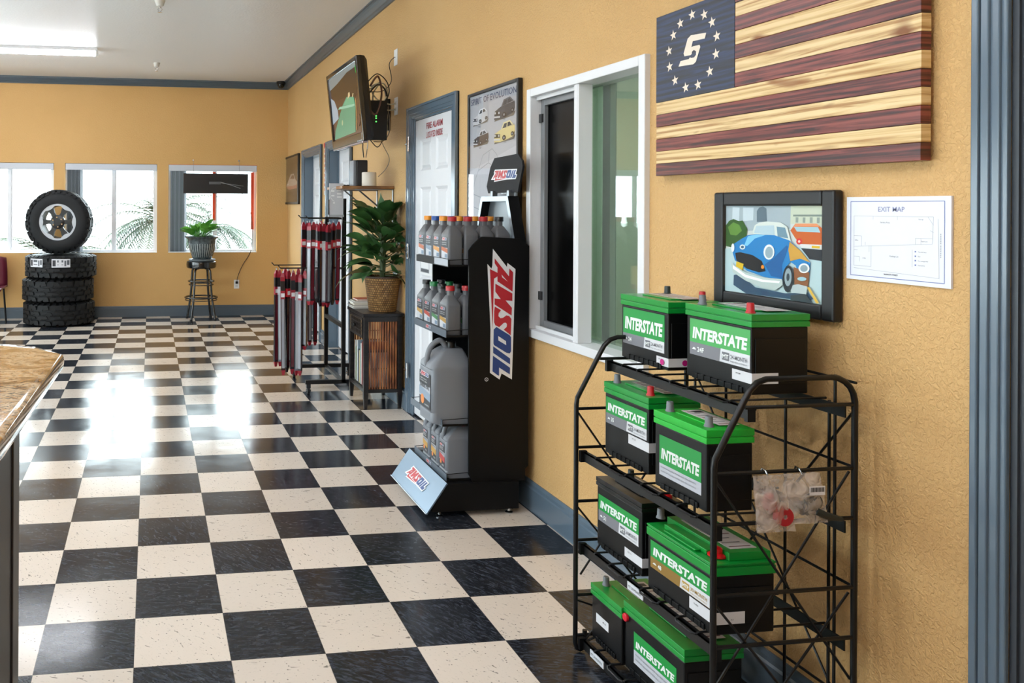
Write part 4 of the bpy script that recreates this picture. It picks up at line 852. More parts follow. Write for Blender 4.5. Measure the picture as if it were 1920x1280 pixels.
def battery(label, x, y, z, L, W, H, LH, top='#0c8a33', face=None, stickers=(), posts=(), lid='flat', sticker_top=True, name='car_battery'):
    """x, y: the near front corner; face toward the aisle"""
    t = thing(name, label, 'battery', (x + W / 2, y + L / 2, z), group='car batteries on the wire rack')
    case = M('#08090b', .38, spec=.28); TM = M(top, .28)
    X0, X1, Y0, Y1 = -W / 2, W / 2, -L / 2, L / 2
    g = G(); g.box(X0, X1, Y0, Y1, .001, H, case); c = g.build('case', t, bevel=.004)
    g = G(); g.box(X0 + .01, X1 - .01, Y0 - .0025, Y0, .03, H - .03, case); g.box(X0 - .004, X0, Y0 + .03, Y1 - .03, .001, .016, case)
    for k in range(7): g.box(X0 - .006, X0 - .001, Y0 + .04 + k * (L - .08) / 6.5, Y0 + .048 + k * (L - .08) / 6.5, .002, .018, case)
    g.build('foot_lip', c, bevel=.001)
    g = G(); o = .003
    g.box(X0 - o, X1 + o, Y0 - o, Y1 + o, H, H + LH * .42, TM); g.box(X0 - o + .002, X1 + o - .002, Y0 - o + .002, Y1 + o - .002, H + LH * .42, H + LH * .5, TM)
    if lid == 'flat':
        g.box(X0 - o, X1 + o, Y0 - o, Y1 + o, H + LH * .5, H + LH, TM)
        g.box(X0 + W * .25, X1 - W * .2, Y0 + L * .2, Y1 - L * .2, H + LH, H + LH + .0035, TM)
    else:
        g.box(X0 - o, X1 + o, Y0 - o, Y1 + o, H + LH * .5, H + LH * .6, TM)
        g.box(X0 + W * .30, X1 + o - .004, Y0 + L * .04, Y1 - L * .04, H + LH * .6, H + LH, TM)
        g.box(X0 + W * .12, X0 + W * .36, Y0 + L * .20, Y1 - L * .16, H + LH * .6, H + LH * .85, TM)
        g.box(X0 + .004, X0 + W * .16, Y0 + L * .28, Y1 - L * .24, H + LH * .62, H + LH * .72, TM)
    g.build('lid', t, bevel=.003)
    if sticker_top:
        zt = H + LH + (.0042 if lid == 'flat' else .0008)
        g = G(); a, b = X0 + W * .42, X1 - W * .14; c0, c1 = Y0 + L * .12, Y1 - L * .16
        zs = H + LH + .0045 if lid == 'flat' else H + LH + .001
        g.box(a, b, c0, c1, zs - .0008, zs, M('#c9c2c0', .4))
        for k in range(7):
            yy = c0 + (c1 - c0) * (k + .4) / 7.4; g.box(a + .006, b - .008 - (k % 3) * .01, yy, yy + .004, zs, zs + .0003, M('#6d3d40' if k % 3 == 0 else '#77777c', .5))
        g.box(b - .035, b - .008, c1 - .03, c1 - .012, zs, zs + .0004, M('#26262a', .5)); g.build('top_sticker', t)
    for px, py, kind in posts:
        g = G(); zb = H + LH + .0
        cc = {'red': M('#b3181f', .4), 'lead': M('#6e7276', .5, .3), 'black': M('#1d2a27', .45), 'redcap': M('#c4141c', .3), 'greencap': TM}[kind]
        if kind == 'redcap':
            zb -= LH * .35; g.lathe([(0, 0), (.022, 0), (.022, .005), (.013, .009), (.013, .02), (.007, .024), (0, .024)], (px, py, zb), cc, 18, caps=False)
        else: g.lathe([(0, 0), (.0125, 0), (.0115, .004), (.0098, .006), (.0092, .024), (.008, .027), (0, .027)], (px, py, zb), cc, 16, caps=False)
        g.build('positive_terminal' if 'red' in kind else 'negative_terminal', t, smooth=40)
    if face:
        u0, u1, top_gap, gh, sh_, style, num = face      # u measured from the far end as read, 0..1
        ya, yb = Y1 - L * u0, Y1 - L * u1; zt = H - top_gap; w = ya - yb
        g = G(); e = X0 - .0008; grn = M('#0f8f3c', .38) if style != 'pale' else M('#4aa65a', .3)
        g.box(e, X0 - .0001, yb, ya, zt - gh, zt, grn)
        strip = {'gold': M('#8a6a2c', .4), 'white': M('#b9bcc4', .4)}.get(style, M('#77787f', .4))
        g.box(e, X0 - .0001, yb, ya, zt - gh - sh_, zt - gh, strip)
        g.text('INTERSTATE', (e, ya - w * .05, zt - gh * .80), YN, ZU, gh * .46 if style != 'white' else gh * .36, IW, w=w * .91, bold=.045, shear=.12, off=.0005)
        if style != 'white':
            s0 = zt - gh - sh_
            g.face([(e - .0004, yb + w * .48, s0 + .001), (e - .0004, yb + .001, s0 + .001), (e - .0004, yb + .001, zt - gh + .001), (e - .0004, yb + w * .46, zt - gh + .001)], M('#d3d5d9', .4))
            mm = M('#6d6f76', .4) if style != 'gold' else M('#b59347', .4)
            g.face([(e - .0008, yb + w * .44, s0 + sh_ * .2), (e - .0008, yb + w * .32, s0 + sh_ * .2), (e - .0008, yb + w * .32, s0 + sh_ * .82), (e - .0008, yb + w * .44, s0 + sh_ * .82)], mm)
            g.text('MT' if style != 'gold' else 'MTP', (e - .0004, yb + w * .43, s0 + sh_ * .35), YN, ZU, sh_ * .32, IW, w=w * .10, bold=.03, off=.0008)
            g.text('24-MONTH' if style != 'gold' else '30-MONTH', (e - .0004, yb + w * .30, s0 + sh_ * .42), YN, ZU, sh_ * .34, mm, w=w * .26, bold=.01, off=.0008)
            g.text('FREE REPLACEMENT', (e - .0004, yb + w * .30, s0 + sh_ * .18), YN, ZU, sh_ * .11, mm, w=w * .26, off=.0008)
            g.text(num, (e - .0002, ya - w * .14, s0 + sh_ * .32), YN, ZU, sh_ * .38, IW, bold=.03, off=.0008)
            q = [(0, .1), (.2, .3), (.35, .75), (.7, .8), (.95, .4), (1, .1)]
            g.face([(e - .001, ya - w * .04 - p[0] * w * .075, s0 + sh_ * .4 + p[1] * sh_ * .25) for p in q], IW)
        else:
            for k in range(2): g.text('MAXIMUM RELIABLE POWER AND PERFORMANCE', (e, ya - w * .04, zt - gh - sh_ * (.35 + .35 * k)), YN, ZU, sh_ * .14, M('#7a7c84', .4), w=w * .85, off=.0005)
        g.build('front_label', t)
    for st in stickers:
        kind, a, b, z0, z1 = st; g = G(); w = M('#d3d4d8', .4)
        if kind in 'fw': g.box(X0 - .0012, X0 - .0002, Y0 - (.0028 if kind == 'w' else 0) + (a if kind == 'f' else 0), Y0 + b, z0, z1, w)
        if kind == 'w': g.box(X0 - .0012, X0 + a, Y0 - .0035, Y0 - .0025, z0, z1, w)
        zc = (z0 + z1) / 2
        if kind == 'w': g.text('MT-' + (num_ := label_num(label)), (X0 - .0014, Y0 + b * .8, zc + .003), YN, ZU, .0045, BLACK, w=.018, off=.0003); g.text('K3', (X0 + a * .55, Y0 - .0036, zc - .006), (1, 0, 0), ZU, .0045, BLACK, off=.0003)
        else: g.text('MT-35', (X0 - .0014, Y0 + a + (b - a) * .45, zc), YN, ZU, .005, BLACK, bold=.02, off=.0003)
        g.build('stock_sticker', t)
    return t
def label_num(l):
    for k in ('24F', '24', '48/H6', '35', '51'):
        if k in l: return k
    return '65'
b_ = battery('green-lidded size 24 battery with pink dot stickers, left on the top rack shelf', -.272, 2.247, .9485, .243, .165, .173, .034, face=(.04, .93, .008, .082, .034, '', '24'),
        stickers=(('w', .09, .055, .012, .038),), posts=((.055, -.085, 'red'), (.055, .085, 'black')))
g = G(); pk = M('#c2187a', .4)
for a in ((-.0838, -.098, .05),): g.lathe([(0, 0), (.009, 0), (.009, -.0006), (0, -.0006)], (-.0865, -.098, .024), pk, 18, 'x', caps=False)
g.build('pink_dot', b_); g = G()
g.lathe([(0, 0), (.009, 0), (.009, -.0006), (0, -.0006)], (-.03, -.1252, .024), pk, 18, 'y', caps=False); g.build('pink_dot', b_)
battery('green-lidded size 24F battery, right of two on the top rack shelf', -.253, 1.929, .9485, .26, .165, .178, .034, face=(.06, .985, .008, .067, .036, 'pale', '24F'),
        stickers=(('w', .075, .07, .030, .058),), posts=((-.062, -.10, 'red'), (-.062, .09, 'lead')))
battery('green-lidded size 35 battery, left of two on the second rack shelf', -.369, 2.193, .6585, .23, .16, .192, .034, face=(.03, .965, .012, .050, .032, '', '35'),
        stickers=(('w', .05, .10, .066, .094),), posts=((-.055, -.085, 'red'), (-.055, .088, 'lead')))
battery('bright green-lidded battery with rounded label, right of two on the second rack shelf', -.399, 1.903, .6585, .215, .13, .176, .036, top='#1fae35', face=(.10, .91, .028, .078, .032, 'white', ''),
        stickers=(), posts=((-.035, -.075, 'lead'), (-.035, .085, 'lead')))
b_ = battery('black-lidded size 51 battery, left of two on the third rack shelf', -.387, 2.196, .3615, .24, .125, .19, .026, top='#101214', face=(.04, .94, .026, .048, .034, '', '51'),
        stickers=(('w', .05, .085, .028, .055),), posts=((.035, -.095, 'redcap'), (.035, .09, 'black')))
battery('large raised-lid green size 48/H6 battery, right of two on the third rack shelf', -.404, 1.869, .3615, .272, .17, .150, .052, face=(.05, .96, .010, .046, .030, 'gold', '48'),
        lid='raised', stickers=(('w', .085, .09, .030, .060),), posts=((-.045, -.095, 'redcap'), (-.060, .115, 'lead')))
battery('green-lidded battery without a front label, left of two on the bottom rack shelf', -.392, 2.288, .0555, .168, .19, .140, .034,
        stickers=(('f', .07, .14, .062, .09),), posts=((-.06, .06, 'lead'),))
b_ = battery('long green-lidded battery, right of two on the bottom rack shelf', -.385, 2.005, .0555, .277, .17, .165, .034, face=(.17, .88, .036, .052, .04, 'white', ''),
        stickers=(), posts=(), sticker_top=True)
g = G(); g.lathe([(0, 0), (.012, 0), (.012, -.006), (.010, -.008), (0, -.008)], (-.085, .13, .152), M('#c4182c', .35), 18, 'x', caps=False); g.build('red_cap', b_, smooth=40)

# plastic bags of terminals hanging on the near end of the rack
def plastic_mat():
    t = NT('clear_bag_plastic'); n = t.noise(t.coord('Position'), 28, 2, .5, 1.0); t.bump(n, .7, .02)
    return t.set(Base_Color='#e6ddd6', Roughness=.15, Alpha=t.ramp(n, [(.35, .22), (.65, .58)]), Specular_IOR_Level=1.0)
PL = plastic_mat()
def bag(label, x0, x1, z1, h, skew, y, inner, code):
    t = thing('plastic_bag', label, 'bag', ((x0 + x1) / 2, y, z1), group='hanging parts bags'); N = 7
    g = G(); rnd = random.Random(int(x0 * 1000))
    for s in (-1, 1):
        V = []
        for j in range(N + 1):
            for i in range(N + 1):
                u, v = i / N, j / N; bul = math.sin(math.pi * u) * math.sin(math.pi * min(1, v * 1.05)) ** .7
                V.append((x0 + (x1 - x0) * u * (1 + .25 * v) + skew * v, y + s * (.002 + .013 * bul) + rnd.uniform(-.0025, .0025), z1 - h * v))
        F = [(j * (N + 1) + i, j * (N + 1) + i + 1, (j + 1) * (N + 1) + i + 1, (j + 1) * (N + 1) + i) for j in range(N) for i in range(N)]
        g.mesh(V, F, PL)
    put(g, 'clear_bag', t, smooth=30)
    g = G(); g.tube([((x0 + x1) / 2, y - .001, z1 - .004), ((x0 + x1) / 2, y + .008, z1 + .008), ((x0 + x1) / 2, y + .02, z1 + .010), ((x0 + x1) / 2, y + .024, z1 - .002)], .002, CHROME, 6); put(g, 'hook', t)
    g = G(); inner(g); put(g, 'battery_terminal', t, smooth=40)
    if code:
        g = G(); yb = y - .0175; xa = x0 + .055; za = z1 - .05
        g.box(xa, xa + .042, yb, yb + .001, za, za + .022, M('#dcdce0', .4))
        for k in range(13): g.box(xa + .003 + k * .0029, xa + .0042 + k * .0029 + (k % 3) * .0004, yb - .0004, yb, za + .008, za + .019, BLACK)
        put(g, 'barcode_sticker', t)
def redterm(g):
    m = M('#a81c26', .4); y = 1.803
    g.lathe([(.006, -.010), (.022, -.010), (.024, -.006), (.024, .004), (.02, .008), (.006, .008), (.006, -.010)], (-.268, y, .683), m, 24, 'y', caps=False)
    g.tube([(-.283, y, .70), (-.30, y + .002, .722), (-.306, y, .735)], .010, m, 10); g.tube([(-.29, y, .698), (-.312, y + .002, .705), (-.318, y, .73)], .006, m, 8)
def blackterm(g):
    m = M('#16262a', .4); y = 1.806
    g.lathe([(.008, -.006), (.021, -.006), (.021, .006), (.008, .006), (.008, -.006)], (-.182, y, .712), m, 20, 'y', caps=False); g.tube([(-.195, y, .702), (-.215, y, .692), (-.222, y, .70)], .011, m, 8)
    g.tube([(-.178, y, .692), (-.15, y, .678), (-.10, y + .003, .664)], [.012, .010, .006], m, 8)
bag('clear bag with a red battery terminal hanging on the near end of the battery rack', -.350, -.268, .785, .140, .012, 1.802, redterm, False)
bag('clear bag with a dark terminal and barcode hanging nearer the wall on the battery rack', -.262, -.165, .785, .125, .0, 1.806, blackterm, True)
# ------------------------------------------------------------------ oil display rack
DK = M('#060607', .5, spec=.25); SLV = M('#8d9297', .3, .85)
YN0, YF0 = 3.64, 4.13
t = disp = thing('oil_display_rack', 'tall black motor oil display rack with stepped shelves and slanted blue-grey front panel', 'display rack', (-.28, 3.885, 0))
g = G()
base = [(-.52, .03), (-.442, .155), (-.092, .155), (-.092, .028), (-.50, .028)]
g.loft([[(x, y, z) for x, z in base] for y in (3.615, 4.155)], DK); put(g, 'base', t, bevel=.002)
g = G(); pn = M('#66798c', .22, .35)
a, b = Vector((-.545, 3.612, .022)), Vector((-.446, 3.612, .162)); n = Vector((-(b - a).z, 0, (b - a).x)).normalized() * .006
g.prism([(0, 0), (0, 1), (1, 1), (1, 0)], a, (b - a), (0, .548, 0), -n, pn)
g.prism([(0, 0), (0, 1), (1, 1), (1, 0)], a + n * .2, (b - a) * .02, (0, .548, 0), n * .6, M('#c9d4e0', .3))
fp = put(g, 'front_panel', t)
g = G(); d = (b - a).normalized(); nn = n.normalized()
U = Vector((0, -1, 0)); V = d
g = logo(G(), a + d * .052 + Vector((0, .43, 0)) + nn * .0015, U * .29, V * .07); put(g, 'front_emblem', t)
for y in (3.64, 4.12):
    for x in (-.47, -.13):
        g = G(); g.lathe([(0, 0), (.016, 0), (.018, .006), (.012, .010), (.007, .011), (.007, .03), (0, .03)], (x, y, 0), CHROME, 16, caps=False); put(g, 'levelling_foot', t, smooth=40)
side = [(-.33, .19), (-.30, .135), (-.11, .130), (-.078, .18), (-.038, .22), (-.038, 1.255), (-.078, 1.29), (-.272, 1.30), (-.315, 1.262), (-.335, 1.235)]
for y, s in ((3.634, 1), (4.136, -1)):
    g = G(); g.prism(side, (0, y, 0), (1, 0, 0), (0, 0, 1), (0, .012 * s, 0), DK); put(g, 'side_panel', t, bevel=.002)
g = logo(G(), (-.247, 3.6325, 1.243), (0, 0, -.614), (.140, 0, 0), eps=.0008)
w = M('#c9cacc', .4); g.lathe([(.009, 0), (.009, -.0006), (.0065, -.0006), (.0065, 0)], (-.247, 3.6325, .632), w, 20, 'y', caps=False); g.text('R', (-.250, 3.6325, .628), (1, 0, 0), (0, 0, 1), .007, w)
put(g, 'side_emblem', t)
octo = [(3.64, .15), (4.13, .15), (4.13, 1.27), (4.045, 1.492), (3.725, 1.492), (3.64, 1.27)]
inn = [(3.665, .17), (4.105, .17), (4.105, 1.262), (4.027, 1.467), (3.743, 1.467), (3.665, 1.262)]
g = G(); fm_ = M('#70787f', .3, .6)
for k in range(6):
    q = (k + 1) % 6
    for X in (-.105,): g.face([(X, *octo[k]), (X, *octo[q]), (X, *inn[q]), (X, *inn[k])], M('#a9b2ba', .3, .6))
    g.face([(-.105, *octo[k]), (-.05, *octo[k]), (-.05, *octo[q]), (-.105, *octo[q])], DK)
    g.face([(-.105, *inn[k]), (-.105, *inn[q]), (-.062, *inn[q]), (-.062, *inn[k])], DK)
g.face([(-.062, y, z) for y, z in inn], M('#7d8388', .35, .7)); g.face([(-.05, y, z) for y, z in reversed(octo)], DK)
put(g, 'back_panel', t)
g = G(); oc = [(3.66, 1.509), (4.00, 1.509), (4.02, 1.545), (3.975, 1.64), (3.925, 1.686), (3.66, 1.692), (3.615, 1.655), (3.608, 1.63)]
g.prism([(-(y - 3.8), z) for y, z in oc], (-.085, 3.8, 0), (0, -1, 0) and (0, -1, 0), (0, 0, 1), (.010, 0, 0), M('#232325', .65, spec=.25)); put(g, 'header_sign', t, bevel=.001)
g = logo(G(), (-.0865, 3.96, 1.565), (0, -.30, 0), (0, 0, .062)); put(g, 'header_emblem', t)
for y in (3.74, 3.93):
    g = G(); g.box(-.098, -.07, y - .012, y + .012, 1.488, 1.520, SLV); put(g, 'sign_clip', t, bevel=.002)
TR = [(1.158, -.425), (.828, -.435), (.412, -.452), (.157, -.43)]
blue = M('#46586b', .35, .3)
for k, (z, xf) in enumerate(TR):
    g = G(); g.box(xf, -.11, YN0 + .014, YF0 - .014, z, z + .004, DK)
    g.box(xf - .003, xf, YN0 + .014, YF0 - .014, z - .002, z + .032, M('#5b6672', .35, .3) if k else DK)
    for y in (YN0 + .016, YF0 - .016):
        g.tube([(xf, y, z + .03), (-.335, y, z + .035), (-.12, y, z + .035)], .0018, DK, 5)
    g.box(xf, -.33, YN0 + .0125, YN0 + .014, z, z + .010, DK)
    s = put(g, 'shelf', t)
    if k:
        g = logo(G(), (xf - .0035, 3.935, z + .007), (0, -.075, 0), (0, 0, .018), eps=.0005); g.build('shelf_emblem', s)
    else:
        g = G(); g.box(xf - .0045, xf - .003, 3.66, 3.84, z + .002, z + .034, M('#a8adb5', .35)); g.build('price_rail', s)

BT = M('#5c5e62', .42); LBL = M('#23262f', .4)
def rrect(a, b, r, n=3):
    """rounded rectangle outline half sizes a (x), b (y)"""
    out = []
    for cx, cy, s in ((a - r, b - r, 0), (-a + r, b - r, 1), (-a + r, -b + r, 2), (a - r, -b + r, 3)):
        for k in range(n + 1):
            an = math.pi / 2 * (s + k / n); out.append((cx + r * math.cos(an), cy + r * math.sin(an)))
    return out
def quart(name, label, x, y, z, cap, accent, group, H=.228, a=.036, b=.053):
    t = thing(name, label, 'bottle', (x, y, z), group=group)
    g = G(); rings = []
    for h, k, rr_ in ((.001, .93, .010), (.006, 1.0, .012), (H * .60, 1.0, .012), (H * .64, .99, .012), (H * .80, .52, .014)):
        rings.append([(px * (k if k > .9 else k * 1.05), py * (k if k > .9 else k * .72), h) for px, py in rrect(a, b, rr_)])
    for h, r in ((H * .82, .0185), (H * .92, .0185)):
        base = rrect(a, b, .012); rings.append([(r * math.cos(math.atan2(py, px)), r * math.sin(math.atan2(py, px)), h) for px, py in base])
    g.loft(rings, BT); g.build('body', t, smooth=40)
    g = G(); m = {'red': M('#a8141c', .35), 'orange': M('#d98a1c', .35), 'blue': M('#1c4f9c', .35), 'black': M('#131416', .35), 'green': M('#0f6a35', .35)}[cap]
    g.lathe([(0, 0), (.0215, 0), (.0215, .020), (.020, .022), (0, .022)], (0, 0, H * .91), m, 22, caps=False); g.build('cap', t, smooth=40)
    g = G(); X = -a - .0006; y0 = b - .012; w = 2 * y0; z0, z1 = H * .14, H * .58
    g.face([(X, y0, z0), (X, -y0, z0), (X, -y0, z1), (X, y0, z1)], M('#b9bcc2', .4))
    e = X - .0004; g.face([(e, y0, H * .36), (e, -y0, H * .36), (e, -y0, z1), (e, y0, z1)], LBL)
    e2 = X - .0008; g.face([(e2, y0, H * .30), (e2, -y0, H * .25), (e2, -y0, H * .34), (e2, y0, H * .38)], M(accent, .4))
    g.face([(e2, -y0 * .1, z0 + .003), (e2, -y0 * .9, z0 + .003), (e2, -y0 * .9, H * .23), (e2, -y0 * .1, H * .23)], M('#6b7f95', .4))
    logo(g, (e2, y0 * .85, H * .505), (0, -w * .8, 0), (0, 0, .016), eps=.0003)
    for k in range(2): g.text(('SIGNATURE', '100% SYNTHETIC')[k], (e2, y0 * .8, H * (.455 - k * .04)), YN, ZU, .0045, IW, w=w * .72, off=.0003)
    g.build('front_label', t)
    return t
def qrow(z, cols, tier, acc):
    for ci, (x, caps) in enumerate(cols):
        for ri, c in enumerate(caps):
            y = 3.722 + ri * .112
            cn = ('front', 'second', 'third', 'rear')[ci]; rn = ('nearest the camera', 'second from the camera', 'third from the camera', 'farthest from the camera')[ri]
            quart('oil_bottle', 'grey oil bottle with %s cap, %s shelf, %s row, %s' % (c, tier, cn, rn), x, y, z, c, acc[(ri + ci) % len(acc)], 'quart oil bottles on the %s shelf of the oil display' % tier)
qrow(1.1625, [(-.385, ('red', 'orange', 'blue', 'orange')), (-.307, ('red', 'orange', 'blue', 'red')), (-.229, ('red', 'orange', 'blue', 'orange')), (-.150, ('black', 'orange'))], 'top', ('#b35a2a', '#c98a3c', '#7a8a9c'))
qrow(.8325, [(-.392, ('red', 'black', 'green', 'black')), (-.312, ('red', 'black', 'green', 'black')), (-.232, ('green', 'black'))], 'second', ('#a8823c', '#3f7a4a', '#a33a30'))
def jug(label, x, y, z, a, b, H, cap, handle_dir=1, accent='#b58a3c', big=False):
    """x centre, half size a along x (front to wall) and b along y"""
    t = thing('oil_jug', label, 'oil jug', (x, y, z), group='large oil jugs on the oil display')
    JM = M('#73777e' if big else '#6b6f76', .4)
    g = G(); rings = []
    prof = ((.001, .92, 1), (.008, 1, 1), (H * .12, 1, 1), (H * .135, .975, 1), (H * .15, 1, 1), (H * .64, 1, 1), (H * .655, .98, 1), (H * .67, 1, 1), (H * .72, .97, .97), (H * .86, .60, .62), (H * .90, .42, .5))
    for h, kx, ky in prof:
        rings.append([(px * kx + (1 - kx) * a * .45, py * ky, h) for px, py in rrect(a, b, min(a, b) * .32, 4)])
    g.loft(rings, JM); g.build('body', t, smooth=35)
    cx = a * .26 + .0
    g = G(); r = .024 if big else .021
    g.lathe([(0, 0), (r, 0), (r, .026), (r * .93, .029), (0, .029)], (cx, 0, H * .90), {'red': M('#c2181e', .35), 'black': M('#101113', .35)}[cap], 24, caps=False); g.build('cap', t, smooth=40)
    g = G(); hr = .013 if big else .011
    g.tube(bez([(cx - r * .8, 0, H * .86), (cx - r * 1.6, 0, H * .955), (-a * .35, 0, H * .985), (-a * .75, 0, H * .90), (-a * .92, 0, H * .74), (-a * .85, 0, H * .66)], 6), [hr] * 30 + [hr], JM, 10); g.build('handle', t, smooth=60)
    g = G(); X = -a - .0008; y0 = b - .018; w = 2 * y0; z0, z1 = H * .16, H * .60
    g.face([(X, y0, z0), (X, -y0, z0), (X, -y0, z1), (X, y0, z1)], M('#a9adb4', .4))
    e = X - .0004; g.face([(e, y0, H * .44), (e, -y0, H * .44), (e, -y0, z1), (e, y0, z1)], LBL); g.face([(e, y0, z0), (e, -y0, z0), (e, -y0, H * .28), (e, y0, H * .28)], LBL)
    e2 = X - .0008; g.face([(e2, y0, H * .30), (e2, -y0, H * .26), (e2, -y0, H * .36), (e2, y0, H * .40)], M(accent, .4))
    g.lathe([(0, 0), (w * .15, 0), (w * .15, -.0004), (0, -.0004)], (e2, y0 * .4, H * .25), M('#d9823c', .4), 16, 'x', caps=False)
    logo(g, (e2, y0 * .88, H * .54), (0, -w * .82, 0), (0, 0, w * .16), eps=.0003)
    g.text('DIESEL OIL' if big else 'ENGINE OIL', (e2, y0 * .8, H * .40), YN, ZU, w * .11, M('#15171c', .4), w=w * .8, bold=.02, off=.0004)
    for k, s in enumerate(('HEAVY-DUTY', '5W-30')): g.text(s, (e2, y0 * .8, H * (.50 - k * .03)), YN, ZU, .007, IW, w=w * .6, off=.0003)
    g.text('SYNTHETIC', (e2, 0, H * .19), YN, ZU, .008, IW, w=w * .4, off=.0003)
    g.build('front_label', t)
    return t
jug('largest grey oil jug, black cap and DIESEL OIL label, on the third display shelf', -.398, 3.765, .4165, .102, .095, .385, 'black', accent='#8494a6', big=True)
quart('oil_bottle', 'small grey oil bottle with red cap behind the largest jug on the third shelf', -.412, 3.945, .4165, 'red', '#7a8a9c', 'single bottle on the third shelf', H=.20)
jug('grey gallon oil jug with red cap, nearest of three on the bottom display shelf', -.35, 3.722, .1615, .078, .052, .262, 'red', accent='#b33a3a')
jug('grey gallon oil jug with black cap, middle of three on the bottom display shelf', -.35, 3.838, .1615, .078, .052, .262, 'black')
jug('grey gallon oil jug, black cap, farthest of three on the bottom display shelf', -.35, 3.960, .1615, .078, .052, .262, 'black')

# ------------------------------------------------------------------ small bookcase with basket plant
BW = wood('dark_painted_wood', '#0d0b0b', '#171314', '#231d1c', (4, 4, 20), 1.0, rough=.35)
X0, X1, Y0, Y1 = -.305, -.022, 5.62, 6.06
t = thing('bookcase', 'small black bookcase with bamboo slat side and one drawer below the potted plant', 'bookcase', (-.163, 5.84, 0))
g = G(); g.box(X0 - .012, X1 + .008, Y0 - .012, Y1 + .012, .655, .680, BW); put(g, 'top', t, bevel=.004)
for x, y in ((X0, Y0), (X1 - .034, Y0), (X0, Y1 - .034), (X1 - .034, Y1 - .034)):
    g = G(); cx, cy = x + .017, y + .017
    g.loft([[(cx + sx * h * .017, cy + sy * h * .017, z) for sx, sy in ((-1, -1), (1, -1), (1, 1), (-1, 1))] for z, h in ((0, .6), (.10, 1), (.655, 1))], BW); put(g, 'leg', t, bevel=.002)
g = G()
for z0, z1 in ((.115, .14), (.62, .655)):
    for bx in ((X0 + .034, X1 - .034, Y0 + .004, Y0 + .03), (X0 + .034, X1 - .034, Y1 - .03, Y1 - .004), (X1 - .03, X1 - .004, Y0 + .034, Y1 - .034), (X0 + .004, X0 + .03, Y0 + .034, Y1 - .034)):
        g = G(); g.box(*bx, z0, z1, BW); put(g, 'rail', t)
bam = wood('bamboo_slat_wood', '#5b2f17', '#8a4f2a', '#a86a3c', (60, 8, 5), 1.0, rough=.4)
for yy in (Y0 + .012, Y1 - .02):
    g = G()
    for k in range(11):
        x = X0 + .040 + k * .0192; g.box(x, x + .0118, yy, yy + .008, .14, .62, bam)
    for z in (.28, .49): g.box(X0 + .034, X1 - .034, yy + .008, yy + .012, z, z + .006, BW)
    put(g, 'slat_side', t)
g = G(); g.box(X1 - .012, X1 - .006, Y0 + .03, Y1 - .03, .14, .62, M('#15222a', .6)); put(g, 'back_board', t)
g = G(); g.box(X0 + .02, X1 - .02, Y0 + .02, Y1 - .02, .135, .147, BW); put(g, 'shelf_board', t)
g = G(); g.box(X0 - .004, X0 + .02, Y0 + .036, Y1 - .036, .50, .645, BW)
g.box(X0 - .0045, X0 - .004, Y0 + .06, Y1 - .06, .52, .628, M('#a98b63', .5))
for k in range(13): g.box(X0 - .008, X0 - .0045, Y0 + .065 + k * .0235, Y0 + .077 + k * .0235, .52, .628, BW)
for z in (.548, .573, .598): g.box(X0 - .0075, X0 - .0045, Y0 + .06, Y1 - .06, z, z + .007, BW)
dr = put(g, 'drawer', t)
g = G(); g.lathe([(0, 0), (.011, 0), (.016, -.012), (.012, -.02), (0, -.022)], (X0 - .008, (Y0 + Y1) / 2, .573), BLACK, 14, 'x', caps=False); g.build('knob', dr)
bcol = ['#d9dade', '#24405c', '#b9bcc2', '#7a2b2e', '#e2e0da', '#2f6c66', '#c9b891', '#3a3c44', '#8a9aa6', '#d4d2cc', '#5a6b4a', '#b8b4b0']
yy = Y0 + .045; rnd = random.Random(4)
for k, c in enumerate(bcol):
    th = (.018, .026, .014, .03, .022, .016, .02, .024, .012, .02, .028, .018)[k]; h = .22 + .10 * rnd.random(); dpt = .17 + .03 * rnd.random()
    side_w = ('pale', 'navy', 'light grey', 'maroon', 'white', 'teal', 'tan', 'charcoal', 'blue grey', 'off-white', 'olive', 'warm grey')[k]
    t = thing('book', '%s upright book in the open part of the bookcase' % side_w, 'book', (X0 + .02, yy, .147), group='books standing in the bookcase')
    g = G(); m = M(c, .5); pg = M('#e8e4da', .7); xb = X0 + .022
    g.box(xb, xb + dpt, yy, yy + .0025, .1475, .1475 + h, m); g.box(xb, xb + dpt, yy + th - .0025, yy + th, .1475, .1475 + h, m); g.box(xb, xb + .0025, yy + .0025, yy + th - .0025, .1475, .1475 + h, m)
    put(g, 'cover', t)
    g = G(); g.box(xb + .0027, xb + dpt - .004, yy + .0027, yy + th - .0027, .150, .1475 + h - .003, pg); put(g, 'pages', t)
    yy += th + .0045
for k, (c, w, sx, n) in enumerate((('#7d7f86', .20, 0, 'grey'), ('#d8d3c6', .21, .004, 'cream'), ('#4d3a4a', .19, -.01, 'plum'), ('#cfc6a4', .20, .006, 'yellowish'), ('#d5d6d8', .18, -.004, 'white'), ('#9a9c8c', .19, .01, 'sage'), ('#b4462c', .15, .03, 'orange-red'))):
    z = .6805 + sum((.007, .012, .006, .014, .010, .008, .012)[:k]); th = (.007, .012, .006, .014, .010, .008, .012)[k] - .0004
    t = thing('magazine', '%s magazine lying in the pile beside the basket planter' % n, 'magazine', (-.2, 5.98, z), group='magazines piled on the bookcase')
    g = G(); y0 = 5.905 + (k % 2) * .004; x0 = -.312 + sx
    g.box(x0, x0 + w, y0, y0 + .135, z, z + th * .15, M(c, .5)); g.box(x0 + .002, x0 + w - .001, y0 + .001, y0 + .133, z + th * .15, z + th * .85, M('#dedad0', .7)); g.box(x0, x0 + w, y0, y0 + .135, z + th * .85, z + th, M(c, .5)); put(g, 'pages', t)
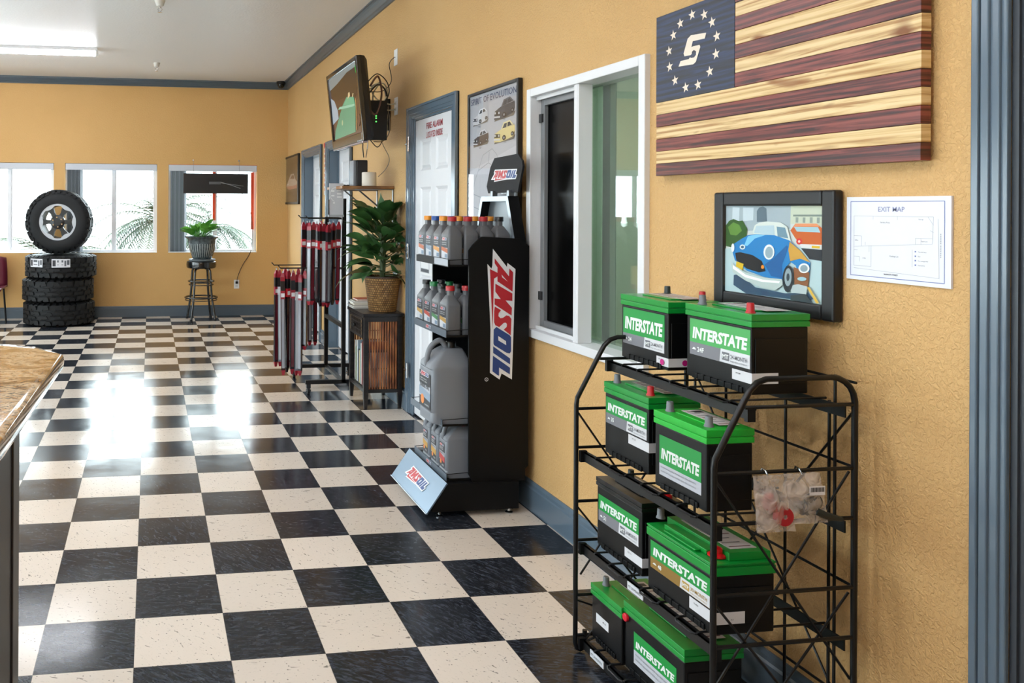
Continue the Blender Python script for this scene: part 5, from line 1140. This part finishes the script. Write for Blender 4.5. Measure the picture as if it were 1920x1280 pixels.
# basket
def weave_mat():
    t = NT('woven_basket'); tc = t.coord('Object')
    sep = t.n('ShaderNodeSeparateXYZ'); t.l(tc, sep.inputs[0])
    at = t.math('ARCTAN2', sep.outputs[1], sep.outputs[0]); cv = t.n('ShaderNodeCombineXYZ')
    t.l(t.math('MULTIPLY', at, 7.0), cv.inputs[0]); t.l(t.math('MULTIPLY', sep.outputs[2], 56.0), cv.inputs[1])
    br = t.n('ShaderNodeTexBrick'); br.inputs['Scale'].default_value = 1.0; br.inputs['Mortar Size'].default_value = .16; br.inputs['Mortar Smooth'].default_value = .8; br.inputs['Brick Width'].default_value = 1.0; br.inputs['Row Height'].default_value = .9
    br.inputs['Color1'].default_value = lin('#b08a58'); br.inputs['Color2'].default_value = lin('#7b5733'); br.inputs['Mortar'].default_value = lin('#2c1b10'); t.l(cv.outputs[0], br.inputs['Vector'])
    t.bump(br.outputs['Fac'], -.9, .006); t.t.nodes['Bump'].invert = True if 'Bump' in t.t.nodes else True
    return t.set(Base_Color=br.outputs['Color'], Roughness=.38)
t = thing('basket_planter', 'woven brown basket holding the tall leafy plant on the bookcase', 'basket', (-.130, 5.765, .6805))
g = G(); g.lathe([(0, 0), (.095, 0), (.100, .004), (.131, .235), (.136, .240), (.137, .252), (.130, .256), (.122, .250), (.118, .225), (0, .222)], (0, 0, 0), weave_mat(), 48, caps=False); g.build('basket', t, smooth=50)
g = G(); g.tube([(.134 * math.cos(a * math.pi / 16), .134 * math.sin(a * math.pi / 16), .250) for a in range(32)], .0065, M('#33211a', .4), 6, closed=True); g.build('rim', t, smooth=60)
g = G(); g.lathe([(0, 0), (.115, 0)], (0, 0, .2235), M('#2a2018', .9), 24, caps=False); g.build('soil', t)
def leaf(g, base, d, up, L, W, m, droop=.5, fold=.25, n=7, roll=0.0):
    """pointed blade along d, drooping"""
    base, d, up = Vector(base), Vector(d).normalized(), Vector(up); s = d.cross(Vector((0, 0, 1)))
    s = s.normalized() if s.length > .05 else Vector((1, 0, 0)); s = Matrix.Rotation(roll, 3, d) @ s; p = base.copy(); dirn = d.copy(); P = []
    for k in range(n + 1):
        u = k / n; w = W * (math.sin(math.pi * min(1, u * 1.08 + .02)) ** .8 if u < .93 else .28 * (1 - u) / .07 + .0) * (1.15 - .5 * u)
        nr = s.cross(dirn).normalized()
        P.append([p - s * w + nr * w * fold, p, p + s * w + nr * w * fold]); p = p + dirn * (L / n)
        dirn = (dirn - Vector((0, 0, droop / n * (.4 + 1.2 * u)))).normalized()
    V = [v for r in P for v in r]; F = []
    for k in range(n): F += [(k * 3, k * 3 + 1, k * 3 + 4, k * 3 + 3), (k * 3 + 1, k * 3 + 2, k * 3 + 5, k * 3 + 4)]
    g.mesh(V, F, m)
def leaf_mat(name, c1, c2, r=.35):
    t = NT(name); f = t.noise(t.coord('Position'), 9, 3); return t.set(Base_Color=t.ramp(f, [(0.3, c1), (0.7, c2)]), Roughness=r, Specular_IOR_Level=.5, Transmission_Weight=0.0)
LEAFD = leaf_mat('dark_glossy_leaf', '#1f4020', '#416734', .32); LEAFB = leaf_mat('bright_leaf', '#3c8228', '#74b648', .4)
rnd = random.Random(11)
t = thing('potted_plant', 'tall dense dark green leafy plant growing from the woven basket', 'plant', (-.130, 5.765, .9045))
g = G(); gs = G()
for k in range(74):
    u = (k + .5) / 74; a = k * 2.399 + rnd.uniform(-.3, .3); z = .02 + .50 * u + rnd.uniform(-.03, .03)
    reach = .05 + .07 * rnd.random(); el = .15 + .65 * u + rnd.uniform(-.25, .25)
    b0 = Vector((.02 * math.cos(a), .02 * math.sin(a), z * .85)); d = Vector((math.cos(a) * math.cos(el), math.sin(a) * math.cos(el), math.sin(el)))
    b1 = b0 + d * reach
    if b1.x > .04: d.x *= .35
    gs.tube([(b0.x * .5, b0.y * .5, 0), tuple(b0), tuple(b1)], [.006, .005, .003], M('#3d4f26', .5), 5)
    L = rnd.uniform(.20, .29) * (1.1 - .2 * u); wv = rnd.uniform(.05, .07)
    if d.x > 0: L *= .62
    leaf(g, b1, d, (0, 0, 1), L, wv, LEAFD, droop=rnd.uniform(.7, 1.8) * (1.15 - .5 * u), fold=.18, roll=rnd.uniform(-.9, .9))
leaf(g, (0, 0, .40), (-.1, -.1, 1), (0, 0, 1), .24, .05, LEAFD, droop=.2)
g.v = [(min(p[0], .121 - .02 * math.sin(p[2] * 40) ** 2), min(p[1], .125) if p[2] > .36 else p[1], p[2]) for p in g.v]; gs.v = [(min(p[0], .115), p[1], p[2]) for p in gs.v]
g.build('foliage', t, smooth=60); gs.build('stems', t)

# ------------------------------------------------------------------ wiper blade rack
WM = M('#0c0c0e', .35)
t = thing('wiper_rack', 'black wheeled stand with hanging arms for wiper blades beside the bookcase', 'display rack', (-.33, 6.47, 0))
g = G(); g.box(-.342, -.312, 6.135, 6.165, .085, 1.50, WM); g.box(-.342, -.312, 6.765, 6.795, .085, .95, WM); put(g, 'upright', t)
g = G(); g.box(-.625, -.10, 6.135, 6.165, .075, .105, WM); g.box(-.625, -.10, 6.765, 6.795, .075, .105, WM); g.box(-.342, -.312, 6.165, 6.765, .50, .53, WM); g.box(-.342, -.312, 6.165, 6.765, .078, .10, WM); put(g, 'foot_frame', t)
for x in (-.60, -.13):
    for y in (6.15, 6.78):
        g = G(); g.tube([(x - .01, y, .026), (x + .01, y, .026)], .026, M('#1b1c1f', .5), 16); g.box(x - .016, x + .016, y - .012, y + .02, .045, .0745, M('#3f4247', .3, .7)); g.tube([(x - .02, y, .026), (x + .02, y, .026)], .008, CHROME, 8); put(g, 'caster', t, smooth=40)
ARMS = [(6.20, 1.345, -.60, -.33, 'upper'), (6.50, 1.345, -.60, -.33, 'upper'), (6.28, .955, -.80, -.33, 'lower'), (6.62, .955, -.80, -.33, 'lower')]
for y, z, xa, xb, _ in ARMS:
    g = G(); g.tube([(xa - .02, y, z + .022), (xa, y, z), (xb, y, z)], .005, WM, 6); g.tube([(xb, 6.15, z), (xb, 6.78, z)], .009, WM, 6); put(g, 'hanging_arm', t)
g = G(); g.box(-.3419, -.3121, 6.7651, 6.7949, .95, 1.35, WM); put(g, 'top_bar', t)
t = thing('sign_card', 'pale grey tilted sign card in a black holder on top of the wiper stand', 'sign', (-.38, 6.15, 1.35))
g = G(); g.box(-.455, -.345, 6.10, 6.106, 1.375, 1.615, M('#c6c9cf', .3))
cw = M('#eceef0', .4)
for x0_, x1_, z_ in ((-.395, -.365, 1.555), (-.395, -.36, 1.53), (-.395, -.355, 1.505), (-.44, -.415, 1.55), (-.44, -.415, 1.515), (-.425, -.412, 1.46)): g.face([(x0_, 6.0985, z_), (x1_, 6.0985, z_), (x1_, 6.0985, z_ + .012), (x0_, 6.0985, z_ + .012)], cw)
for k in range(10):
    a0, a1 = 1.5 + k * .3, 1.5 + (k + 1) * .3; g.face([(-.405 + .045 * math.cos(a0), 6.0985, 1.53 + .055 * math.sin(a0)), (-.405 + .045 * math.cos(a1), 6.0985, 1.53 + .055 * math.sin(a1)), (-.405 + .041 * math.cos(a1), 6.0985, 1.53 + .051 * math.sin(a1)), (-.405 + .041 * math.cos(a0), 6.0985, 1.53 + .051 * math.sin(a0))], cw)
put(g, 'card', t)
g = G(); g.box(-.462, -.342, 6.092, 6.112, 1.358, 1.375, M('#a4a8ae', .3)); g.box(-.464, -.455, 6.096, 6.110, 1.375, 1.49, WM); g.box(-.345, -.3425, 6.096, 6.134, 1.36, 1.50, WM); put(g, 'holder', t)
wcol = [('#8f1a2c', 'red'), ('#17181c', 'black'), ('#8f1a2c', 'red'), ('#c9ccd2', 'silver')]
protos = {}
def blade(L, kind):
    c, nm = wcol[kind]; t = thing('wiper_package', 'x', 'wiper blade', (0, 0, 0), group='packaged wiper blades on the stand')
    g = G(); g.box(-.016, .016, -.011, .011, -L * .95, -.03, M(('#2b0d14', '#141418', '#1c1a20', '#7d8794')[kind], .22)); g.box(-.011, .011, -.0125, -.011, -L * .93, -.20, M(('#8c8f98', '#3a1118', '#5b1a26', '#c4cad2')[kind], .15, coat=.5)); g.build('sleeve', t)
    g = G(); g.loft([[(-.016, -.012, -.03), (.016, -.012, -.03), (.016, .012, -.03), (-.016, .012, -.03)], [(-.008, -.006, .0), (.008, -.006, .0), (.008, .006, .0), (-.008, .006, .0)]], M('#8f1a2c', .3))
    g.box(-.0175, .0175, -.0135, .012, -.20, -.135, M(c if kind != 1 else '#b3202b', .35)); g.box(-.014, .014, -.0145, -.0135, -.185, -.155, M('#d9dade', .4)); g.box(-.0170, .0170, -.0125, .0122, -.136, -.03, M('#141418', .3)); g.box(-.0175, .0175, -.013, .0125, -.06, -.03, M('#8f1a2c', .3)); g.build('header_clip', t)
    g = G(); g.loft([[(-.016, -.011, -L * .95), (.016, -.011, -L * .95), (.016, .011, -L * .95), (-.016, .011, -L * .95)], [(-.008, -.005, -L), (.008, -.005, -L), (.008, .005, -L), (-.008, .005, -L)]], M('#8f1a2c' if kind != 1 else '#1a1a1e', .3)); g.build('end_tip', t)
    g = G(); g.tube([(0, -.002, -.004), (0, -.004, .012), (0, .003, .016), (0, .008, .008)], .0025, M('#b9bcc2', .3, .5), 6); g.build('hook', t)
    return t
used = set(); n_w = 0
rnd = random.Random(3)
for ai, (y, z, xa, xb, nm) in enumerate(ARMS):
    n = 7 if nm == 'upper' else 6
    for k in range(n):
        kind = (0, 2, 1, 3, 0, 1, 2, 3, 0)[(k + ai * 2) % 9]; x = xa + .018 + k * (.036 if nm == 'upper' else .036) + rnd.uniform(-.009, .009)
        L = .64 if nm == 'upper' else (.79 if k < 5 else .62); key = (L, kind)
        lb = 'packaged %s wiper blade hanging from the %s %s arm of the stand, number %s outward' % (wcol[kind][1], 'nearer' if ai % 2 == 0 else 'farther', nm, ('seven', 'six', 'five', 'four', 'three', 'two', 'one')[k + (7 - n)])
        lb = 'packaged wiper blade with %s band, %s %s arm, %s from the tip' % (wcol[kind][1], 'nearer' if ai % 2 == 0 else 'farther', nm, ('first', 'second', 'third', 'fourth', 'fifth', 'sixth', 'seventh')[k])
        loc = (x, y + rnd.uniform(-.012, .012), z - .021 - rnd.uniform(0, .030))
        if key not in protos:
            protos[key] = blade(L, kind); o = protos[key]; o.location = loc; o['label'] = lb
        else: o = clone(protos[key], loc, 0, lb)
        o.rotation_euler = (rnd.uniform(-.02, .02), rnd.uniform(-.018, .018), rnd.uniform(-.7, .7))
for k, (x, c) in enumerate(((-.50, 'red'), (-.455, 'black'))):
    o = clone(protos[list(protos)[k]], (x, 6.62, .93), .2, 'packaged wiper blade hanging alone on the farther lower arm near the post, %s' % ('left' if k == 0 else 'right'))

# ------------------------------------------------------------------ tyres and wheel
def tyre(g, R, w, rim, seg=48, tread=True):
    """axis along z, centred at z = w/2; block tread"""
    prof = [(rim, .02 * w), (rim + .03, 0.0), (R * .80, -.003), (R * .93, .02), (R * .965, .05 * w / .28 + .01), (R * .968, w / 2), (R * .965, w - .05 * w / .28 - .01), (R * .93, w - .02), (R * .80, w + .003), (rim + .03, w), (rim, w - .02 * w), (rim - .012, w * .5), (rim, .02 * w)]
    g.lathe(prof, (0, 0, 0), RUBBER, 64, caps=False)
    if not tread: return
    rb = R; N = 34; rn = random.Random(5)
    for row, (z0, z1, off) in enumerate(((.012, .072, 0), (.080, .128, .5), (.134, .180, .2), (.188, w - .012 if w > .25 else .225, .6))):
        z0 *= w / .27; z1 = z1 * w / .27 if row < 3 else w - .012
        for k in range(N):
            a0 = 2 * math.pi * (k + off + .06 * rn.random()) / N; da = 2 * math.pi / N * .86; sk = .035 * (1 if (row + k) % 2 else -1)
            q = []
            for rr_, dz in ((R * .955, 0), (rb, .003)):
                for (aa, zz) in ((a0, z0 + dz), (a0 + da, z0 + dz + (.012 if k % 2 else 0)), (a0 + da + sk, z1 - dz - (.010 if k % 3 == 0 else 0)), (a0 + sk, z1 - dz)):
                    q.append((rr_ * math.cos(aa), rr_ * math.sin(aa), zz))
            if row in (0,): q[0] = tuple(c * .985 if i < 2 else c for i, c in enumerate(q[0]))
            g.mesh(q, [(4, 5, 6, 7), (0, 1, 5, 4), (1, 2, 6, 5), (2, 3, 7, 6), (3, 0, 4, 7)], RUBBER)
    # shoulder lugs on both side walls
    for zz, s in ((.0, -1), (w, 1)):
        for k in range(N):
            a0 = 2 * math.pi * k / N; da = 2 * math.pi / N * .6; q = []
            for r_, h in ((R * .88, -.001), (R * .985, -.022)):
                for aa in (a0, a0 + da): q.append((r_ * math.cos(aa), r_ * math.sin(aa), zz + s * h))
            q2 = [(p[0], p[1], p[2] + s * .009) for p in q]
            g.mesh(q + q2, [(4, 5, 7, 6), (0, 1, 5, 4), (2, 3, 7, 6), (0, 2, 6, 4), (1, 3, 7, 5)], RUBBER)
def sticker(t, R, a0, a1, z0, z1, txt):
    g = G(); n = 8; m = M('#c9cacf', .45)
    P = [[(R * math.cos(a0 + (a1 - a0) * k / n), R * math.sin(a0 + (a1 - a0) * k / n), z) for k in range(n + 1)] for z in (z0, z1)]
    g.mesh(P[0] + P[1], [(k, k + 1, n + 2 + k, n + 1 + k) for k in range(n)], m)
    am = (a0 + a1) / 2
    def pt(a, z, r=R + .001): return (r * math.cos(a), r * math.sin(a), z)
    for (u0, u1, v0, v1) in ((.05, .22, .15, .85), (.30, .62, .28, .36), (.30, .62, .6, .85), (.68, .78, .15, .8), (.82, .95, .3, .85)):
        aa, ab = a0 + (a1 - a0) * u0, a0 + (a1 - a0) * u1; za, zb = z0 + (z1 - z0) * v0, z0 + (z1 - z0) * v1
        g.face([pt(aa, za), pt(ab, za), pt(ab, zb), pt(aa, zb)], M('#55585e' if u0 > .05 else '#2c2d31', .5))
    g.build('paper_sticker', t)
TYX, TYY = -2.905, 10.235
tg = G(); tyre(tg, .425, .262, .225); tm = None
for k in range(3):
    lb = ('loose black off-road tyre at the bottom of the stack of three under the wheel', 'loose black off-road tyre in the middle of the stack of three under the wheel', 'loose black off-road tyre on top of the stack with two white stickers')[k]
    t = thing('tyre', lb, 'tyre', (TYX + (0, -.012, .02)[k], TYY, .011 + k * .2805), rotz=k * .7, group='stacked loose tyres')
    if tm is None: o = tg.build('rubber_carcass', t, smooth=30); tm = o.data
    else: o = bpy.data.objects.new('rubber_carcass', tm); COL.objects.link(o); o.parent = t
    if k == 2:
        for a0, a1 in ((-2.42, -1.98), (-1.72, -1.22)): sticker(t, .430, a0 - 1.4 - .0, a1 - 1.4, .135, .235, '')
t = thing('mounted_wheel', 'upright off-road tyre on a black and silver six-spoke rim, standing on the tyre stack', 'wheel', (TYX, 10.24, .842 + .392))
R6 = .392; rot = Matrix.Rotation(math.pi / 2, 4, 'X')
tilt = Matrix.Rotation(-.10, 4, 'Z')
g = G(); tyre(g, R6, .27, .222); g.v = [tuple(tilt @ (rot @ Vector((x, y, z - .135)))) for x, y, z in g.v]; g.build('rubber_tyre', t, smooth=30)
sil = M('#a9acb1', .38, .3); rbk = M('#07080a', .3)
def wv(g): g.v = [tuple(tilt @ Vector(p)) for p in g.v]; return g
g = G(); YF = -.118
g.lathe([(.226, YF + .02), (.224, YF - .004), (.205, YF - .002), (.198, YF + .02), (.192, .12), (.20, .125), (.226, .12)], (0, 0, 0), rbk, 48, 'y', caps=False); wv(g).build('rim_barrel', t, smooth=40)
g = G()
N6 = 6
for k in range(N6):
    am = math.pi / 2 + (k + .5) * 2 * math.pi / 6
    rc = lambda r, a: (r * math.cos(a), r * math.sin(a))
    hw = .30
    pts = [rc(.062, am - .45), rc(.12, am - .20), rc(.205, am - hw * .80), rc(.205, am), rc(.205, am + hw * .80), rc(.12, am + .20), rc(.062, am + .45)]
    g.prism(pts, (0, YF - .001, 0), (1, 0, 0), (0, 0, 1), (0, .045, 0), rbk)
g.lathe([(0, YF - .012), (.045, YF - .012), (.085, YF - .004), (.088, YF + .05), (0, YF + .05)], (0, 0, 0), rbk, 24, 'y', caps=False); wv(g).build('spokes', t, bevel=.003)
g = G()
for k in range(N6):
    am = math.pi / 2 + (k + .5) * 2 * math.pi / 6; rc = lambda r, a: (r * math.cos(a), r * math.sin(a))
    pts = [rc(.222, am + d) for d in (-.36, -.24, -.12, 0, .12, .24, .36)] + [rc(.200, am + .34), rc(.178, am + .16), rc(.172, am), rc(.178, am - .16), rc(.200, am - .34)]
    g.prism(pts, (0, YF - .005, 0), (1, 0, 0), (0, 0, 1), (0, .008, 0), sil)
g.lathe([(.2225, YF - .0055), (.2205, YF - .006), (.198, YF - .0055), (.1985, YF + .004), (.222, YF + .004)], (0, 0, 0), sil, 48, 'y', caps=False)
wv(g).build('silver_rim_face', t)
for k in range(6):
    a = math.pi / 2 + k * math.pi / 3 + .1; g = G(); c = tilt @ Vector((.058 * math.cos(a), YF - .02, .058 * math.sin(a))); g.lathe([(0, -.004), (.009, -.004), (.011, .012), (0, .012)], tuple(c), CHROME, 8, 'y', caps=False); g.build('lug_nut', t)

# ------------------------------------------------------------------ stool with potted plant
t = thing('bar_stool', 'black round metal bar stool with foot rings below the window', 'stool', (-1.165, 10.33, 0)); SM = M('#0a0b0c', .22, coat=.4)
g = G(); g.lathe([(0, .655), (.175, .655), (.186, .665), (.190, .70), (.186, .735), (.17, .745), (0, .745)], (0, 0, 0), SM, 40, caps=False); g.build('seat', t, smooth=40)
for k in range(4):
    a = math.pi / 4 + k * math.pi / 2 + .12; c, s = math.cos(a), math.sin(a); g = G()
    g.tube(bez([(.06 * c, .06 * s, .652), (.125 * c, .125 * s, .638), (.142 * c, .142 * s, .56), (.15 * c, .15 * s, .42), (.17 * c, .17 * s, .25), (.215 * c, .215 * s, .015)], 5), .0145, SM, 10); g.build('leg', t, smooth=60)
    g = G(); g.lathe([(0, 0), (.018, 0), (.018, .025), (0, .025)], (.216 * c, .216 * s, 0), RUBBER, 12, caps=False); g.build('foot_cap', t, smooth=40)
for z, r in ((.49, .160), (.445, .155), (.285, .205), (.255, .2)):
    g = G(); g.tube([(r * math.cos(k * math.pi / 18), r * math.sin(k * math.pi / 18), z) for k in range(36)], .010 if z in (.285, .49) else .006, SM, 8, closed=True); g.build('foot_ring', t, smooth=60)
t = thing('ceramic_planter', 'grey-green glazed ceramic pot with pale loop pattern on a saucer on the stool', 'planter', (-1.155, 10.33, .7455))
def pot_mat():
    m = NT('loop_glazed_ceramic'); tc = m.coord('Object'); sep = m.n('ShaderNodeSeparateXYZ'); m.l(tc, sep.inputs[0])
    at = m.math('ARCTAN2', sep.outputs[1], sep.outputs[0]); st = m.math('SINE', m.math('MULTIPLY', at, 34.0)); ln_ = m.math('GREATER_THAN', st, .72)
    zz = m.math('MULTIPLY', m.math('GREATER_THAN', sep.outputs[2], .05), m.math('LESS_THAN', sep.outputs[2], .22)); f = m.math('MULTIPLY', ln_, zz)
    nz = m.noise(tc, 30, 3); b0 = m.ramp(nz, [(0.3, '#2b3235'), (0.7, '#4f5a5c')])
    return m.set(Base_Color=m.mix(m.math('MULTIPLY', f, .75), b0, '#a9b0ae'), Roughness=.25, Specular_IOR_Level=.6)
g = G(); g.lathe([(0, 0), (.155, 0), (.168, .012), (.170, .022), (.155, .024), (0, .02)], (0, 0, 0), M('#6d7477', .35), 40, caps=False); g.build('saucer', t, smooth=40)
g = G(); g.lathe([(0, .024), (.112, .024), (.125, .035), (.165, .15), (.178, .235), (.180, .27), (.190, .282), (.216, .296), (.220, .306), (.208, .314), (.19, .305), (.178, .28), (0, .275)], (0, 0, 0), pot_mat(), 56, caps=False); g.build('pot', t, smooth=50)
g = G(); rnd = random.Random(8); gs = G()
t = thing('potted_plant', 'small bright green broad-leaved plant in the glazed ceramic pot', 'plant', (-1.185, 10.33, 1.022))
for k in range(34):
    a = k * 2.4; el = rnd.uniform(.55, 1.35); d = Vector((math.cos(a) * math.cos(el), math.sin(a) * math.cos(el), math.sin(el))); st = Vector((.03 * math.cos(a), .03 * math.sin(a), 0)); e = st + d * rnd.uniform(.06, .17)
    gs.tube([tuple(st), tuple(e)], .004, M('#4f8a32', .5), 5); leaf(g, e, d + Vector((math.cos(a), math.sin(a), 0)) * .4, (0, 0, 1), rnd.uniform(.12, .19), rnd.uniform(.034, .048), LEAFB, droop=rnd.uniform(.6, 1.9), fold=.15, roll=rnd.uniform(-1, 1))
g.build('foliage', t, smooth=60); gs.build('stems', t)

# black sign hung in the window, outlet and cord
t = thing('hanging_sign', 'back of a black rectangular sign hung on chains in the right window', 'sign', (-.96, 10.62, 1.60))
g = G(); g.box(-1.385, -.537, 10.635, 10.66, 1.60, 1.862, M('#0c0d10', .35)); put(g, 'panel', t, bevel=.003)
g = G(); g.box(-1.05, -.90, 10.62, 10.634, 1.72, 1.755, M('#5a5d62', .35, .5)); put(g, 'power_box', t, bevel=.003)
g = G(); g.tube(bez([(-.90, 10.625, 1.75), (-.76, 10.628, 1.71), (-.64, 10.628, 1.67)]), .003, M('#9a9ca0', .4), 5); g.tube(bez([(-.90, 10.625, 1.74), (-.75, 10.628, 1.72), (-.60, 10.628, 1.70)]), .002, M('#9a9ca0', .4), 5); put(g, 'wiring', t)
for x in (-1.255, -.655):
    g = G(); g.tube([(x, 10.635, 1.858), (x + .004, 10.675, 2.03)], .0022, M('#9a9ca0', .3, .8), 5); g.tube([(x, 10.695, 2.03), (x, 10.672, 2.025), (x, 10.668, 2.04)], .004, CHROME, 6); g.lathe([(0, 0), (.012, 0), (.012, -.006), (0, -.006)], (x, 10.70, 2.035), CHROME, 12, 'y', caps=False); put(g, 'hanging_chain', t)
t = thing('wall_outlet', 'white power outlet low on the back wall right of the stool', 'outlet', (-.677, BACK, .35))
g = G(); g.box(-.712, -.642, BACK - .006, BACK - .0005, .352, .468, WHITE); put(g, 'cover_plate', t, bevel=.002)
g = G(); g.box(-.693, -.661, BACK - .009, BACK - .0055, .372, .400, M('#d5d6d6', .4)); put(g, 'socket', t)
t = thing('electric_cable', 'thin black cord drooping from the window sign to the low wall outlet', 'cord', (-.6, 10.66, 1.2))
g = G(); g.tube(bez([(-.62, 10.66, 1.62), (-.50, 10.665, 1.35), (-.475, 10.68, 1.10), (-.49, 10.692, .85), (-.60, 10.685, .66), (-.66, 10.68, .52), (-.677, 10.675, .435)]), .004, BLACK, 6); g.box(-.692, -.662, 10.665, BACK - .0062, .418, .448, BLACK); put(g, 'cord', t, smooth=50)

# ------------------------------------------------------------------ maroon chair at the left edge
t = thing('stacking_chair', 'maroon moulded chair with black legs cut off by the left photo edge', 'chair', (-3.80, 10.25, 0)); CM = M('#5c1a2b', .35)
g = G(); rows = []
for k in range(9):
    v = k / 8; z = .43 + .40 * v; dx = -.02 + .05 * v; w = .235 - .03 * abs(v - .6)
    rows.append([(.20 - .0 - dx * .0 + .015 * math.cos(u * math.pi) , 0, 0) for u in range(1)])
P = []
for k in range(9):
    v = k / 8
    for j in range(9):
        u = j / 8 * 2 - 1; P.append((u * (.235 - .02 * v ** 2), .22 - .05 * (1 - u * u) * 1.0 + .03 * v + .05, .42 + .39 * v - .03 * (u * u) * v))
F = [(k * 9 + j, k * 9 + j + 1, (k + 1) * 9 + j + 1, (k + 1) * 9 + j) for k in range(8) for j in range(8)]
g.mesh(P, F, CM); o = g.build('backrest', t, smooth=60); md = o.modifiers.new('thick', 'SOLIDIFY'); md.thickness = .012
g = G(); P = []
for k in range(7):
    v = k / 6
    for j in range(9): u = j / 8 * 2 - 1; P.append((u * .235, -.22 + .44 * v, .43 + .02 * u * u - .015 * math.sin(math.pi * v) - (.03 if k == 0 else 0)))
F = [(k * 9 + j, k * 9 + j + 1, (k + 1) * 9 + j + 1, (k + 1) * 9 + j) for k in range(6) for j in range(8)]
g.mesh(P, F, CM); o = g.build('seat', t, smooth=60); md = o.modifiers.new('thick', 'SOLIDIFY'); md.thickness = .012
for x, y in ((-.2, -.2), (.2, -.2), (-.2, .2), (.2, .2)):
    g = G(); g.tube([(x, y, .40), (x * 1.12, y * 1.15, .0)], .012, BLACK, 8); g.build('leg', t, smooth=50)

# ------------------------------------------------------------------ granite counter at the lower left
def granite():
    t = NT('polished_granite'); v = t.coord('Position', (1, 1.6, 1)); n1 = t.noise(v, 6, 6, .65, 1.8); n2 = t.noise(t.coord('Position'), 60, 4, .7, .5); n3 = t.noise(t.coord('Position', (1, 2.5, 1)), 14, 4, .7, 2.5)
    c = t.ramp(n1, [(0.3, '#3a2a1c'), (0.42, '#8d6f4e'), (0.55, '#b09a7c'), (0.7, '#7a5630')])
    c = t.mix(t.ramp(n3, [(0.56, 0.0), (0.64, .8)]), c, '#231b14'); c = t.mix(t.ramp(n2, [(0.55, 0.0), (0.68, .8)]), c, '#a8762e'); c = t.mix(t.ramp(t.noise(v, 110, 2), [(0.58, 0.0), (0.66, .8)]), c, '#17130f')
    return t.set(Base_Color=c, Roughness=.05, Specular_IOR_Level=.3)
t = thing('granite_countertop', 'polished brown speckled granite countertop corner at lower left', 'countertop', (-2.5, 1.6, 1.03))
pl = [(-2.018, 2.07), (-2.10, 2.19), (-2.19, 2.24), (-2.9, 2.65), (-2.9, .1), (-2.068, .1)]
g = G(); cx = sum(p[0] for p in pl) / 6; cy = sum(p[1] for p in pl) / 6
def inset(d): return [(p[0] + (cx - p[0]) * d, p[1] + (cy - p[1]) * d) for p in pl]
rg = []
for k in range(7):
    a = -math.pi / 2 + math.pi * k / 6; d = .022 * (1 - math.cos(a)); rg.append([(x, y, 1.05 + .0199 * math.sin(a)) for x, y in inset(d)])
rg = [[(x, y, 1.0301) for x, y in inset(.06)]] + rg + [[(x, y, 1.0699) for x, y in inset(.06)]]
g.loft(rg, granite()); put(g, 'slab', t, smooth=60)
t = thing('service_counter', 'dark wood counter cabinet under the granite top at lower left', 'counter', (-2.6, 1.1, 0)); CW2 = wood('dark_cherry_wood', '#120b0a', '#170d0c', '#1f110f', (3, 3, 12), 1.0, rough=.35)
g = G(); g.box(-2.8, -2.105, .2, 1.88, .0, 1.0295, CW2); put(g, 'cabinet', t, bevel=.004)
g = G(); g.box(-2.105, -2.099, .2, 1.80, .08, .95, M('#120a09', .35, spec=.3)); g.box(-2.105, -2.095, 1.80, 1.88, .0, 1.0295, CW2); put(g, 'side_panel', t, bevel=.003)

# ------------------------------------------------------------------ palms outside the windows
PALM = leaf_mat('palm_frond_green', '#20301f', '#34452f', .5)
def palm(x, y, h, n, L, seed, label):
    t = thing('palm_tree', label, 'palm tree', (x, y, -.05), group='palms outside the back windows'); rn = random.Random(seed); g = G(); gt = G()
    gt.tube([(0, 0, 0), (.02, .01, h * .5), (0, 0, h)], [.10, .08, .07], M('#7a6a55', .9), 10)
    for k in range(n):
        a = k * 2.4 + rn.uniform(-.2, .2); el = rn.uniform(-.2, .95); d = Vector((math.cos(a) * math.cos(el), math.sin(a) * math.cos(el), math.sin(el))); p = Vector((0, 0, h)); pts = [p.copy()]
        for i in range(12):
            p = p + d * (L / 12); d = (d + Vector((0, 0, -.12))).normalized(); pts.append(p.copy())
        g.tube(pts, [.010 * (1 - .8 * i / 12) + .002 for i in range(13)], PALM, 4)
        for i in range(2, 13):
            for sub in (0, .5):
                if i + sub > 12: continue
                q = pts[i - 1].lerp(pts[i], sub) if sub else pts[i]; fd = (pts[min(i + 1, 12)] - pts[i - 1]).normalized(); sd = fd.cross(Vector((0, 0, 1))); sd = sd.normalized() if sd.length > .1 else Vector((1, 0, 0))
                l = L * .34 * (1 - .5 * i / 12) * (.4 + min(1, i / 4) * .6)
                for s in (-1, 1):
                    e = q + (sd * s * .8 + fd * .55 + Vector((0, 0, -.28 + rn.uniform(-.12, .12)))).normalized() * l; w = fd * .016
                    g.face([q - w, e, q + w], PALM)
    g.build('fronds', t); gt.build('trunk', t)
palm(-1.66, 13.4, 1.25, 34, 1.25, 2, 'feathery palm seen through the middle and right back windows')
palm(-3.35, 13.0, .60, 30, 1.1, 5, 'low feathery palm seen behind the tyre stack window')
palm(-.75, 14.2, 1.10, 22, .95, 9, 'small palm low in the right back window')
